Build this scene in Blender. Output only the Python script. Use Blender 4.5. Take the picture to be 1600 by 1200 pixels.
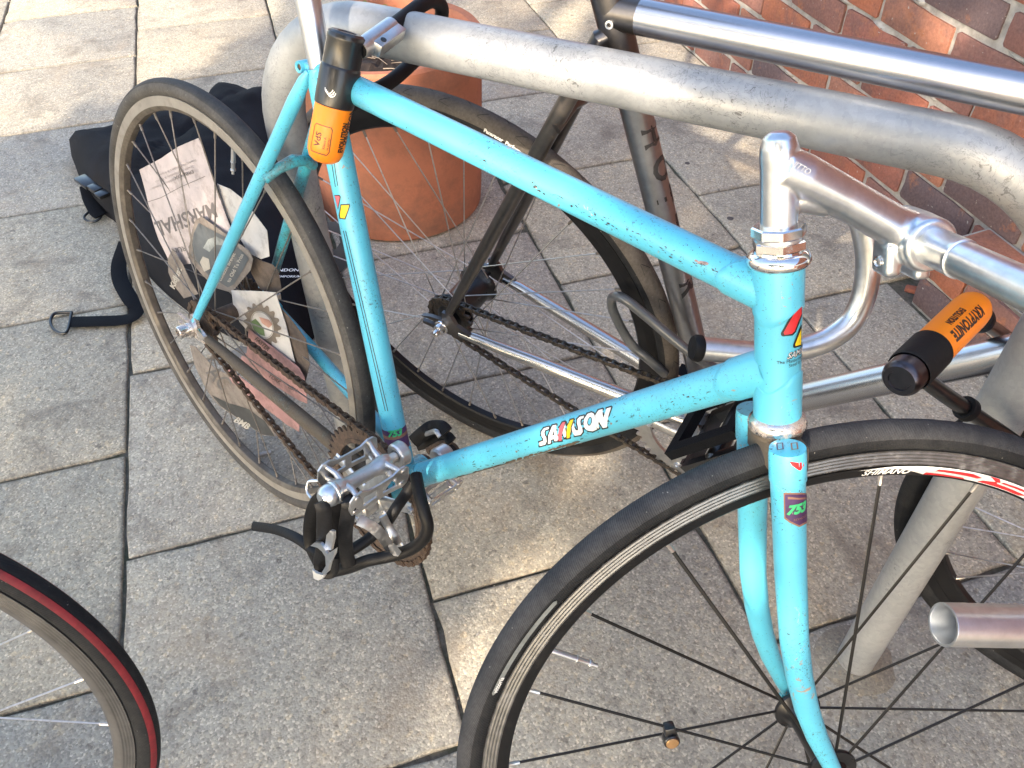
import bpy, bmesh, math, random
from mathutils import Vector as V, Matrix, noise, geometry
from math import sin, cos, pi, radians, sqrt, atan2
random.seed(7)
for o in list(bpy.data.objects): bpy.data.objects.remove(o)
SC = bpy.context.scene
COL = SC.collection

# ------------------------------------------------------------------ camera
CAMP = V((0.96836, -0.34106, 1.12034))
RX = V((0.7189, 0.6950, -0.0087)).normalized()
FW = V((-0.4992, 0.5076, -0.7023)).normalized()
DN = FW.cross(RX).normalized(); RX = DN.cross(FW).normalized()
FPX = 1294.64
cd = bpy.data.cameras.new('camera'); cam = bpy.data.objects.new('camera', cd); COL.objects.link(cam)
cd.sensor_width = 36; cd.lens = FPX / 1600 * 36; cd.clip_end = 300; cd.clip_start = 0.02
m = Matrix.Identity(4)
for i in range(3):
    m[i][0] = RX[i]; m[i][1] = -DN[i]; m[i][2] = -FW[i]; m[i][3] = CAMP[i]
cam.matrix_world = m
SC.camera = cam
# ------------------------------------------------------------------ light
SUN_AZ, SUN_EL = radians(-70), radians(27)
SDIR = V((cos(SUN_AZ) * cos(SUN_EL), sin(SUN_AZ) * cos(SUN_EL), sin(SUN_EL)))
w = bpy.data.worlds.new("World"); SC.world = w; w.use_nodes = True
nt = w.node_tree; bgn = nt.nodes['Background']
sky = nt.nodes.new('ShaderNodeTexSky'); sky.sky_type = 'NISHITA'; sky.sun_disc = False
sky.sun_elevation = SUN_EL; sky.sun_rotation = pi / 2 - SUN_AZ
sky.air_density = 1.0; sky.dust_density = 2.6; sky.ozone_density = 0.6
nt.links.new(sky.outputs[0], bgn.inputs[0]); bgn.inputs[1].default_value = 0.15
ld = bpy.data.lights.new('sun', 'SUN'); ld.energy = 2.1; ld.angle = radians(0.6); ld.color = (1.0, 0.86, 0.70)
sun = bpy.data.objects.new('sun', ld); COL.objects.link(sun)
sun.rotation_euler = SDIR.to_track_quat('Z', 'Y').to_euler()
SC.view_settings.view_transform = 'Standard'; SC.view_settings.look = 'None'
SC.view_settings.gamma = 1; SC.view_settings.use_curve_mapping = False
SC.view_settings.exposure = 2.02

# ------------------------------------------------------------------ helpers
def ray(u, v): return RX * ((u - 800) / FPX) + DN * ((v - 600) / FPX) + FW
def W(u, v, d): return CAMP + ray(u, v) * d
def gz(u, v, z=0.0):
    r = ray(u, v); return CAMP + r * ((z - CAMP.z) / r.z)
def hit(u, v, P, n):
    r = ray(u, v); return CAMP + r * ((P - CAMP).dot(n) / r.dot(n))

def node(nt, t, **k):
    n = nt.nodes.new('ShaderNode' + t)
    for a, b in k.items():
        if a in ('x',): continue
        setattr(n, a, b)
    return n
def setin(n, **k):
    for a, b in k.items():
        n.inputs[a.replace('_', ' ')].default_value = b
def ramp(nt, fac, stops, interp='LINEAR'):
    r = nt.nodes.new('ShaderNodeValToRGB'); r.color_ramp.interpolation = interp
    e = r.color_ramp.elements
    while len(e) < len(stops): e.new(0.5)
    for i, (p, c) in enumerate(stops):
        e[i].position = p; e[i].color = (*c, 1) if len(c) == 3 else c
    nt.links.new(fac, r.inputs[0]); return r.outputs[0]
def mix(nt, fac, a, b, mode='MIX'):
    n = nt.nodes.new('ShaderNodeMix'); n.data_type = 'RGBA'; n.blend_type = mode
    for s, v in ((n.inputs[0], fac), (n.inputs[6], a), (n.inputs[7], b)):
        if hasattr(v, 'default_value') or hasattr(v, 'is_output'): nt.links.new(v, s)
        elif isinstance(v, (int, float)): s.default_value = v
        else: s.default_value = (*v, 1)
    return n.outputs[2]
def math_(nt, op, a, b=0.0, clamp=False):
    n = nt.nodes.new('ShaderNodeMath'); n.operation = op; n.use_clamp = clamp
    for s, v in ((n.inputs[0], a), (n.inputs[1], b)):
        if isinstance(v, (int, float)): s.default_value = v
        else: nt.links.new(v, s)
    return n.outputs[0]
def noise_(nt, co, scale, detail=4, rough=0.6, dist=0.0):
    n = nt.nodes.new('ShaderNodeTexNoise'); setin(n, Scale=scale, Detail=detail, Roughness=rough, Distortion=dist)
    nt.links.new(co, n.inputs['Vector']); return n.outputs[0]
def newmat(name):
    m = bpy.data.materials.new(name); m.use_nodes = True; nt = m.node_tree
    return m, nt, nt.nodes['Principled BSDF']
def coords(nt, scale=(1, 1, 1), kind='Object', rnd=False):
    tc = nt.nodes.new('ShaderNodeTexCoord'); mp = nt.nodes.new('ShaderNodeMapping')
    nt.links.new(tc.outputs[kind], mp.inputs[0]); mp.inputs['Scale'].default_value = scale
    if rnd:
        oi = nt.nodes.new('ShaderNodeObjectInfo'); mu = nt.nodes.new('ShaderNodeVectorMath'); mu.operation = 'SCALE'
        cb = nt.nodes.new('ShaderNodeCombineXYZ')
        nt.links.new(oi.outputs['Random'], cb.inputs[0]); nt.links.new(oi.outputs['Random'], cb.inputs[1])
        nt.links.new(cb.outputs[0], mu.inputs[0]); mu.inputs['Scale'].default_value = 37.0
        ad = nt.nodes.new('ShaderNodeVectorMath'); ad.operation = 'ADD'
        nt.links.new(mp.outputs[0], ad.inputs[0]); nt.links.new(mu.outputs[0], ad.inputs[1])
        return ad.outputs[0]
    return mp.outputs[0]
def bump(nt, b, h, strength, dist=0.001):
    n = nt.nodes.new('ShaderNodeBump'); setin(n, Strength=strength, Distance=dist)
    nt.links.new(h, n.inputs['Height']); nt.links.new(n.outputs[0], b.inputs['Normal'])

def simple(name, col, rough=0.5, metal=0.0, coat=0.0, var=0.25, vs=60, bmp=0.0, bs=300, wear=None, wth=0.62, ws=140, dirt=None, dth=0.5, ds=25, spec=0.5, aniso=(1, 1, 1)):
    """colour with soft tonal variation, worn flecks and patches of dirt"""
    m, nt, b = newmat(name)
    co = coords(nt, aniso)
    n1 = noise_(nt, co, vs, 5)
    dk = tuple(c * (1 - var) for c in col); lt = tuple(min(1, c * (1 + var * .6)) for c in col)
    c = ramp(nt, n1, [(0.3, dk), (0.7, lt)])
    rv = 0.18 if metal < .9 else 0.015
    r0 = math_(nt, 'MULTIPLY_ADD', n1, rv); r0.node.inputs[2].default_value = rough - rv / 2
    if dirt:
        n3 = noise_(nt, co, ds, 8, 0.75)
        f = ramp(nt, n3, [(dth - 0.08, (0, 0, 0)), (dth + 0.16, (1, 1, 1))])
        c = mix(nt, f, c, dirt); r0 = math_(nt, 'ADD', r0, math_(nt, 'MULTIPLY', f, 0.35), True)
        mt = math_(nt, 'SUBTRACT', metal, math_(nt, 'MULTIPLY', f, metal), True)
        nt.links.new(mt, b.inputs['Metallic'])
    else: b.inputs['Metallic'].default_value = metal
    if wear:
        n2 = noise_(nt, co, ws, 6, 0.7, 0.6)
        f = ramp(nt, n2, [(wth, (0, 0, 0)), (wth + 0.025, (1, 1, 1))])
        c = mix(nt, f, c, wear)
    nt.links.new(c, b.inputs['Base Color']); nt.links.new(r0, b.inputs['Roughness'])
    b.inputs['Coat Weight'].default_value = coat; b.inputs['Coat Roughness'].default_value = 0.12
    b.inputs['Specular IOR Level'].default_value = spec
    if bmp: bump(nt, b, noise_(nt, co, bs, 4), bmp)
    return m

def link(name, me, mat=None, parent=None, smooth=True):
    o = bpy.data.objects.new(name, me); COL.objects.link(o)
    if mat is not None and not me.materials:
        me.materials.append(mat)
    if parent: o.parent = parent
    return o
def tomesh(name, vs, fs, smooth=True, angle=35):
    me = bpy.data.meshes.new(name); me.from_pydata([tuple(v) for v in vs], [], fs); me.validate()
    if smooth:
        me.polygons.foreach_set('use_smooth', [True] * len(me.polygons))
        try: me.set_sharp_from_angle(angle=radians(angle))
        except Exception: pass
    me.update(); return me
class MB:
    def __init__(s): s.v = []; s.f = []
    def add(s, vs, fs):
        k = len(s.v); s.v += [V(v) for v in vs]; s.f += [tuple(i + k for i in f) for f in fs]; return s
    def build(s, name, mat, parent=None, smooth=True, angle=35):
        return link(name, tomesh(name, s.v, s.f, smooth, angle), mat, parent)
    # swept tube through points with radii; ell = (axis, ratio) flattens it
    def tube(s, pts, rad, n=16, caps=True, ell=None, open_=False, up=None):
        pts = [V(p) for p in pts]; m_ = len(pts)
        if not isinstance(rad, (list, tuple)): rad = [rad] * m_
        T = []
        for i in range(m_):
            a = pts[max(0, i - 1)]; b = pts[min(m_ - 1, i + 1)]; T.append((b - a).normalized())
        ref = V(up) if up else (V((0, 0, 1)) if abs(T[0].z) < 0.9 else V((1, 0, 0)))
        x = (ref - T[0] * ref.dot(T[0])).normalized(); vs = []
        for i in range(m_):
            x = (x - T[i] * x.dot(T[i])).normalized(); y = T[i].cross(x)
            for k in range(n):
                a = 2 * pi * k / n
                q = x * (cos(a) * rad[i]) + y * (sin(a) * rad[i])
                if ell:
                    e, ra = ell; e = V(e); e = (e - T[i] * e.dot(T[i])).normalized()
                    rr = ra[i] if isinstance(ra, (list, tuple)) else ra
                    q = q + e * (q.dot(e) * (rr - 1))
                vs.append(pts[i] + q)
        fs = [(i * n + k, i * n + (k + 1) % n, (i + 1) * n + (k + 1) % n, (i + 1) * n + k) for i in range(m_ - 1) for k in range(n)]
        if caps: fs += [tuple(reversed(range(n))), tuple(range((m_ - 1) * n, m_ * n))]
        return s.add(vs, fs)
    # profile [(r, h)] turned round axis from P in direction D
    def lathe(s, P, D, prof, n=24, closed=False, ref=None):
        P = V(P); D = V(D).normalized()
        r0 = V(ref) if ref else (V((0, 0, 1)) if abs(D.z) < 0.9 else V((1, 0, 0)))
        x = (r0 - D * r0.dot(D)).normalized(); y = D.cross(x); vs = []
        for r, h in prof:
            for k in range(n):
                a = 2 * pi * k / n; vs.append(P + D * h + (x * cos(a) + y * sin(a)) * max(r, 1e-5))
        m_ = len(prof)
        rng = range(m_) if closed else range(m_ - 1)
        fs = [(i * n + k, i * n + (k + 1) % n, ((i + 1) % m_) * n + (k + 1) % n, ((i + 1) % m_) * n + k) for i in rng for k in range(n)]
        return s.add(vs, fs)
    def box(s, c, ax, ay, az, sx, sy, sz, ch=0.0):
        c = V(c); ax = V(ax).normalized(); ay = V(ay).normalized(); az = V(az).normalized()
        hx, hy, hz = sx / 2, sy / 2, sz / 2
        if ch <= 0:
            vs = [c + ax * (i * hx) + ay * (j * hy) + az * (k * hz) for i in (-1, 1) for j in (-1, 1) for k in (-1, 1)]
            return s.add(vs, [(0, 1, 3, 2), (4, 6, 7, 5), (0, 4, 5, 1), (2, 3, 7, 6), (0, 2, 6, 4), (1, 5, 7, 3)])
        bm = bmesh.new(); bmesh.ops.create_cube(bm, size=1)
        for v in bm.verts: v.co = V((v.co.x * sx, v.co.y * sy, v.co.z * sz))
        bmesh.ops.bevel(bm, geom=bm.edges[:] + bm.verts[:], offset=ch, segments=2, profile=0.5, affect='EDGES')
        bm.verts.index_update()
        vs = [c + ax * v.co.x + ay * v.co.y + az * v.co.z for v in bm.verts]; fs = [tuple(v.index for v in f.verts) for f in bm.faces]
        bm.free(); return s.add(vs, fs)
    # flat outline [(a, b)] given thickness
    def plate(s, O, ea, eb, poly, th, cen=True):
        O = V(O); ea = V(ea); eb = V(eb); nn = ea.cross(eb).normalized(); n = len(poly)
        h0, h1 = (-th / 2, th / 2) if cen else (0, th)
        vs = [O + ea * a + eb * b + nn * h0 for a, b in poly] + [O + ea * a + eb * b + nn * h1 for a, b in poly]
        tri = geometry.tessellate_polygon([[V((a, b, 0)) for a, b in poly]])
        fs = [tuple(reversed(t)) for t in tri] + [tuple(i + n for i in t) for t in tri]
        fs += [(i, (i + 1) % n, (i + 1) % n + n, i + n) for i in range(n)]
        return s.add(vs, fs)
def spline(pts, n=8):
    P = [V(p) for p in pts]; P = [P[0] * 2 - P[1]] + P + [P[-1] * 2 - P[-2]]; out = []
    for i in range(1, len(P) - 2):
        for k in range(n):
            t = k / n; a, b, c, d = P[i - 1], P[i], P[i + 1], P[i + 2]
            out.append(0.5 * ((2 * b) + (c - a) * t + (2 * a - 5 * b + 4 * c - d) * t * t + (3 * b - a - 3 * c + d) * t ** 3))
    out.append(P[-2]); return out
def empty(name, label=None, cat=None, M=None, group=None):
    o = bpy.data.objects.new(name, None); COL.objects.link(o); o.empty_display_size = 0.05
    if M is not None: o.matrix_world = M
    if label: o['label'] = label
    if cat: o['category'] = cat
    if group: o['group'] = group
    return o
def tag(o, label=None, cat=None, group=None, kind=None):
    for k, v in (('label', label), ('category', cat), ('group', group), ('kind', kind)):
        if v: o[k] = v
    return o
def remesh(o, vox, sm=6):
    md = o.modifiers.new('join', 'REMESH'); md.mode = 'VOXEL'; md.voxel_size = vox; md.use_smooth_shade = True
    if sm:
        s_ = o.modifiers.new('soft', 'SMOOTH'); s_.factor = 0.5; s_.iterations = sm
    return o
def text2d(body, size, shear=0.0, offset=0.0, cuts=1, space=1.0):
    cu = bpy.data.curves.new('lettering', 'FONT'); cu.body = body; cu.size = size; cu.shear = shear; cu.offset = offset
    cu.align_x = 'CENTER'; cu.align_y = 'CENTER'; cu.space_character = space; cu.resolution_u = 3
    o = bpy.data.objects.new('lettering', cu); COL.objects.link(o)
    dg = bpy.context.evaluated_depsgraph_get(); dg.update()
    me = bpy.data.meshes.new_from_object(o.evaluated_get(dg))
    bpy.data.objects.remove(o); bpy.data.curves.remove(cu)
    bm = bmesh.new(); bm.from_mesh(me); bpy.data.meshes.remove(me)
    for _ in range(cuts):
        es = [e for e in bm.edges if e.calc_length() > size * 0.22]
        if es: bmesh.ops.subdivide_edges(bm, edges=es, cuts=1)
    bmesh.ops.triangulate(bm, faces=bm.faces[:]); bm.verts.index_update()
    vs = [(v.co.x, v.co.y) for v in bm.verts]; fs = [tuple(v.index for v in f.verts) for f in bm.faces]; bm.free()
    return vs, fs
def poly2d(poly, cell=0.004):
    """filled outline cut into small cells, so it can be laid on a curved surface"""
    bm = bmesh.new(); vv = [bm.verts.new((a, b, 0)) for a, b in poly]; bm.faces.new(vv)
    xs = [p[0] for p in poly]; ys = [p[1] for p in poly]
    for i in range(1, int((max(xs) - min(xs)) / cell) + 1):
        bmesh.ops.bisect_plane(bm, geom=bm.verts[:] + bm.edges[:] + bm.faces[:], plane_co=(min(xs) + i * cell, 0, 0), plane_no=(1, 0, 0))
    for i in range(1, int((max(ys) - min(ys)) / cell) + 1):
        bmesh.ops.bisect_plane(bm, geom=bm.verts[:] + bm.edges[:] + bm.faces[:], plane_co=(0, min(ys) + i * cell, 0), plane_no=(0, 1, 0))
    bmesh.ops.triangulate(bm, faces=bm.faces[:]); bm.verts.index_update()
    r = [(v.co.x, v.co.y) for v in bm.verts], [tuple(v.index for v in f.verts) for f in bm.faces]; bm.free(); return r
def decal(name, shape, fn, mat, parent, smooth=False):
    vs, fs = shape
    return link(name, tomesh(name, [fn(a, b) for a, b in vs], fs, smooth), mat, parent)
def on_tube(P0, P1, r, t, face, along=True, dphi=0.0, lift=0.0004, up=1, taper=None):
    """map (a, b) onto a tube: along=True runs a along the axis, else round it"""
    P0 = V(P0); P1 = V(P1); D = (P1 - P0).normalized(); L = (P1 - P0).length
    f = V(face); x = (f - D * f.dot(D)).normalized(); y = D.cross(x)
    def fn(a, b):
        if along: s_, c_ = a, b * up
        else: s_, c_ = b, a * up
        rr = r + lift
        ph = dphi + (c_ / rr if along else -c_ / rr) * (1 if along else -1)
        return P0 + D * (t * L + s_) + (x * cos(ph) + y * sin(ph)) * rr
    return fn
# ------------------------------------------------------------------ materials
def paving_mat(name='paving', sheet=False):
    m, nt, b = newmat(name)
    co = coords(nt, kind='Object', rnd=not sheet)
    oi = nt.nodes.new('ShaderNodeObjectInfo')
    big = noise_(nt, co, 3.0, 4, 0.6)
    mid = noise_(nt, co, 26, 5, 0.7)
    base = ramp(nt, big, [(0.35, (0.365, 0.343, 0.288)), (0.5, (0.43, 0.402, 0.332)), (0.68, (0.50, 0.455, 0.355))])
    base = mix(nt, 0.5, base, ramp(nt, mid, [(0.3, (0.35, 0.330, 0.280)), (0.7, (0.51, 0.478, 0.395))]))
    tone = ramp(nt, oi.outputs['Random'], [(0.0, (0.84, 0.86, 0.90)), (0.3, (1.06, 1.03, 0.98)), (0.5, (0.93, 0.93, 0.94)), (0.75, (1.05, 1.0, 0.92)), (1.0, (1.12, 1.10, 1.04))])
    base = mix(nt, 1.0, base, tone, 'MULTIPLY')
    # aggregate grains
    vo = nt.nodes.new('ShaderNodeTexVoronoi'); setin(vo, Scale=330.0, Randomness=1.0); nt.links.new(co, vo.inputs['Vector'])
    sp = nt.nodes.new('ShaderNodeSeparateColor'); nt.links.new(vo.outputs['Color'], sp.inputs[0])
    g1 = ramp(nt, sp.outputs[0], [(0.0, (0.50, 0.49, 0.48)), (0.25, (0.82, 0.80, 0.79)), (0.6, (1.0, 1.0, 1.0)), (0.86, (1.22, 1.17, 1.06)), (0.97, (1.75, 1.7, 1.6))])
    base = mix(nt, 0.68, base, g1, 'MULTIPLY')
    vo2 = nt.nodes.new('ShaderNodeTexVoronoi'); setin(vo2, Scale=150.0, Randomness=1.0); nt.links.new(co, vo2.inputs['Vector'])
    sp2 = nt.nodes.new('ShaderNodeSeparateColor'); nt.links.new(vo2.outputs['Color'], sp2.inputs[0])
    g2 = ramp(nt, sp2.outputs[1], [(0.0, (0.66, 0.62, 0.58)), (0.13, (0.95, 0.94, 0.92)), (0.9, (1, 1, 1)), (1.0, (1.25, 1.12, 0.92))])
    base = mix(nt, 0.62, base, g2, 'MULTIPLY')
    # stains
    st = noise_(nt, co, 7.0, 7, 0.72, 0.5)
    base = mix(nt, ramp(nt, st, [(0.52, (0, 0, 0)), (0.72, (0.75, 0.75, 0.75))]), base, (0.16, 0.138, 0.11))
    sp3 = noise_(nt, co, 60.0, 3, 0.5, 0.2)
    base = mix(nt, ramp(nt, sp3, [(0.66, (0, 0, 0)), (0.71, (0.6, 0.6, 0.6))]), base, (0.12, 0.105, 0.09))
    rs = noise_(nt, co, 5.0, 4, 0.6, 0.3)
    base = mix(nt, ramp(nt, rs, [(0.55, (0, 0, 0)), (0.75, (0.35, 0.35, 0.35))]), base, (0.46, 0.33, 0.20))
    if not sheet:
        c0 = coords(nt); sx_ = nt.nodes.new('ShaderNodeSeparateXYZ'); nt.links.new(c0, sx_.inputs[0])
        ed = math_(nt, 'MAXIMUM', math_(nt, 'DIVIDE', math_(nt, 'ABSOLUTE', sx_.outputs[0]), 0.2212), math_(nt, 'DIVIDE', math_(nt, 'ABSOLUTE', sx_.outputs[1]), 0.2229))
        ed = math_(nt, 'ADD', ed, math_(nt, 'MULTIPLY', math_(nt, 'SUBTRACT', noise_(nt, co, 42, 6, 0.75), 0.5), 0.16))
        base = mix(nt, ramp(nt, ed, [(0.96, (0, 0, 0)), (1.0, (0.5, 0.5, 0.5))]), base, (0.13, 0.112, 0.088))
    nt.links.new(base, b.inputs['Base Color']); b.inputs['Roughness'].default_value = 0.92
    b.inputs['Specular IOR Level'].default_value = 0.25
    h = math_(nt, 'ADD', math_(nt, 'MULTIPLY', vo.outputs['Distance'], -1.0), math_(nt, 'MULTIPLY', mid, 1.2))
    bump(nt, b, h, 0.32, 0.0010)
    return m
def brick_mat():
    m, nt, b = newmat('brick')
    co = coords(nt, rnd=True); oi = nt.nodes.new('ShaderNodeObjectInfo')
    c = ramp(nt, oi.outputs['Random'], [(0.0, (0.36, 0.135, 0.088)), (0.18, (0.33, 0.135, 0.10)), (0.34, (0.26, 0.13, 0.105)), (0.5, (0.40, 0.15, 0.088)),
        (0.66, (0.155, 0.112, 0.112)), (0.78, (0.31, 0.15, 0.115)), (0.9, (0.43, 0.19, 0.12))], 'CONSTANT')
    n1 = noise_(nt, co, 12, 6, 0.65, 0.4)
    c = mix(nt, ramp(nt, n1, [(0.42, (0, 0, 0)), (0.72, (0.85, 0.85, 0.85))]), c, (0.165, 0.105, 0.095))
    n2 = noise_(nt, co, 19, 5, 0.7, 0.3)
    c = mix(nt, ramp(nt, n2, [(0.58, (0, 0, 0)), (0.70, (0.7, 0.7, 0.7))]), c, (0.42, 0.17, 0.085))
    n3 = noise_(nt, co, 170, 5, 0.7)
    c = mix(nt, 0.7, c, ramp(nt, n3, [(0.3, (0.62, 0.6, 0.6)), (0.7, (1.25, 1.25, 1.22))]), 'MULTIPLY')
    n4 = noise_(nt, co, 110, 3, 0.5)
    c = mix(nt, ramp(nt, n4, [(0.70, (0, 0, 0)), (0.74, (0.8, 0.8, 0.8))]), c, (0.45, 0.40, 0.34))
    nt.links.new(c, b.inputs['Base Color']); b.inputs['Roughness'].default_value = 0.95
    b.inputs['Specular IOR Level'].default_value = 0.12
    bump(nt, b, math_(nt, 'ADD', n3, n1), 0.5, 0.0012); return m
M_PAVE = paving_mat(); M_SHEET = paving_mat('distant paving', True)
M_BRICK = brick_mat()
M_MORTAR = simple('lime mortar', (0.42, 0.385, 0.33), 0.95, var=0.35, vs=35, bmp=0.9, bs=240, dirt=(0.17, 0.15, 0.13), dth=0.6, ds=22, wear=(0.12, 0.11, 0.10), wth=0.72, ws=120)
M_DIRT = simple('joint grit', (0.15, 0.13, 0.105), 1.0, var=0.5, vs=90, bmp=1, bs=300, dirt=(0.055, 0.065, 0.035), dth=0.5, ds=14)
M_SLATE = simple('slate', (0.10, 0.115, 0.14), 0.6, var=0.3, vs=30, bmp=.4)
def galvanised():
    m, nt, b = newmat('galvanised steel')
    co = coords(nt)
    vo = nt.nodes.new('ShaderNodeTexVoronoi'); setin(vo, Scale=190.0, Randomness=1.0); nt.links.new(co, vo.inputs['Vector'])
    sp = nt.nodes.new('ShaderNodeSeparateColor'); nt.links.new(vo.outputs['Color'], sp.inputs[0])
    c = ramp(nt, sp.outputs[0], [(0.0, (0.36, 0.37, 0.372)), (1.0, (0.42, 0.425, 0.422))])
    n = noise_(nt, co, 11, 6, 0.7, 0.3)
    c = mix(nt, ramp(nt, n, [(0.4, (0, 0, 0)), (0.75, (0.6, 0.6, 0.6))]), c, (0.25, 0.26, 0.26))
    sc = coords(nt, (1, 1, 1)); n2 = noise_(nt, sc, 38, 5, 0.68, 2.6)
    n2b = noise_(nt, sc, 120, 6, 0.7, 1.2)
    d1 = math_(nt, 'ABSOLUTE', math_(nt, 'SUBTRACT', n2, 0.5)); f1 = ramp(nt, d1, [(0.006, (0.5, 0.5, 0.5)), (0.013, (0, 0, 0))])
    f = math_(nt, 'MAXIMUM', f1, ramp(nt, n2b, [(0.60, (0, 0, 0)), (0.625, (0.75, 0.75, 0.75))]))
    n3 = noise_(nt, co, 6.5, 3, 0.5); f = math_(nt, 'MULTIPLY', f, ramp(nt, n3, [(0.48, (0.12, 0.12, 0.12)), (0.60, (1, 1, 1))]))
    c = mix(nt, f, c, (0.09, 0.09, 0.09))
    nt.links.new(c, b.inputs['Base Color']); b.inputs['Metallic'].default_value = 0.4; b.inputs['Specular IOR Level'].default_value = 0.35
    nt.links.new(ramp(nt, n, [(0.3, (0.36,) * 3), (0.7, (0.52,) * 3)]), b.inputs['Roughness'])
    bump(nt, b, n2, 0.12, 0.0006); return m
M_GALV = galvanised()
def paint_mat(name, col, dirty=0.0):
    m, nt, b = newmat(name); co = coords(nt)
    n1 = noise_(nt, co, 14, 4, 0.6)
    c = ramp(nt, n1, [(0.3, tuple(x * 0.88 for x in col)), (0.7, tuple(min(1, x * 1.08) for x in col))])
    n2 = noise_(nt, coords(nt, (1, 1, 1)), 420, 5, 0.75, 1.0)
    n3 = noise_(nt, co, 16, 3, 0.5)
    thr = math_(nt, 'ADD', n2, math_(nt, 'MULTIPLY', n3, 0.22 + dirty * .3))
    f = ramp(nt, thr, [(0.722, (0, 0, 0)), (0.742, (0.9, 0.9, 0.9))])
    c = mix(nt, f, c, (0.03, 0.035, 0.035))
    n4 = noise_(nt, co, 75, 6, 0.75, 1.2); n5 = noise_(nt, co, 9, 2)
    f4 = ramp(nt, math_(nt, 'ADD', n4, math_(nt, 'MULTIPLY', n5, 0.3)), [(0.812, (0, 0, 0)), (0.826, (1, 1, 1))])
    c = mix(nt, f4, c, (0.36, 0.27, 0.22))
    r = math_(nt, 'ADD', 0.40, math_(nt, 'MULTIPLY', f, 0.4))
    if dirty:
        n6 = noise_(nt, co, 30, 8, 0.75, 0.4); f6 = ramp(nt, n6, [(0.58 - dirty * .35, (0, 0, 0)), (0.78 - dirty * .35, (0.9, 0.9, 0.9))])
        c = mix(nt, f6, c, (0.09, 0.07, 0.05)); r = math_(nt, 'ADD', r, math_(nt, 'MULTIPLY', f6, 0.5), True)
    nt.links.new(c, b.inputs['Base Color']); nt.links.new(r, b.inputs['Roughness'])
    b.inputs['Coat Weight'].default_value = 0.75 if dirty < .5 else 0.1; b.inputs['Coat Roughness'].default_value = 0.28
    bump(nt, b, math_(nt, 'ADD', math_(nt, 'MULTIPLY', f4, -1.0), math_(nt, 'MULTIPLY', f, -0.4)), 0.35, 0.0004)
    return m
TURQ = (0.092, 0.50, 0.67)
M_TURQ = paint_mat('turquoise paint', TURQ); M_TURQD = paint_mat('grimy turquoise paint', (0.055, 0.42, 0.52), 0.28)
M_GRIME = paint_mat('rusty worn chainstay', (0.10, 0.12, 0.10), 0.85)
def metal(name, col, rough, aniso=(1, 1, 1), wear=None, wth=.66, ws=90, dirt=None, dth=.6, ds=20, var=.12, bmp=.04):
    return simple(name, col, rough, 1.0, var=var, vs=120, aniso=aniso, wear=wear, wth=wth, ws=ws, dirt=dirt, dth=dth, ds=ds, bmp=0, bs=500)
M_ALU = metal('polished aluminium', (0.70, 0.73, 0.76), 0.30, wear=(0.45, 0.45, 0.44), wth=.7)
M_ALUM = metal('dull aluminium', (0.58, 0.585, 0.59), 0.38, dirt=(0.28, 0.25, 0.22), dth=.62, ds=60)
M_BAR = metal('handlebar aluminium', (0.68, 0.70, 0.72), 0.32, wear=(0.30, 0.26, 0.2), wth=.7, ws=60)
M_CHROME = metal('chrome', (0.82, 0.80, 0.79), 0.10, dirt=(0.26, 0.17, 0.10), dth=.66, ds=70)
M_CHRRUST = metal('rust spotted chrome', (0.78, 0.74, 0.70), 0.14, dirt=(0.27, 0.18, 0.11), dth=.53, ds=60)
M_RAW = metal('raw brushed steel', (0.50, 0.505, 0.53), 0.27, var=.03)
M_RAWB = metal('bright raw steel', (0.60, 0.60, 0.59), 0.26, var=.04)
M_RAWD = metal('heat darkened steel', (0.15, 0.14, 0.135), 0.34, var=.12, dirt=(0.10, 0.075, 0.055), dth=.62, ds=14)
M_RUST = simple('rusty chainring', (0.125, 0.085, 0.06), 0.75, 0.35, var=.45, vs=120, bmp=.5, bs=500, dirt=(0.05, 0.038, 0.03), dth=.5, ds=80)
M_CHAIN = simple('rusty chain steel', (0.135, 0.085, 0.055), 0.5, 0.6, var=.6, vs=200, bmp=.3, dirt=(0.035, 0.028, 0.022), dth=.5, ds=130)
M_CHAIN2 = simple('oily chain steel', (0.10, 0.09, 0.08), 0.35, 0.8, var=.6, vs=200, dirt=(0.14, 0.085, 0.045), dth=.6, ds=90)
M_BLACK = simple('black plastic', (0.009, 0.009, 0.010), 0.32, var=.3, bmp=.1, wear=(0.11, 0.10, 0.10), wth=.72, ws=80, coat=.3)
M_RUBBER = simple('black rubber', (0.008, 0.008, 0.009), 0.6, spec=.25, var=.3, bmp=.2)
M_LEATH = simple('black leather strap', (0.008, 0.008, 0.009), 0.5, spec=.25, var=.5, vs=90, bmp=.25, bs=260, wear=(0.05, 0.047, 0.045), wth=.70, ws=60)
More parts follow.
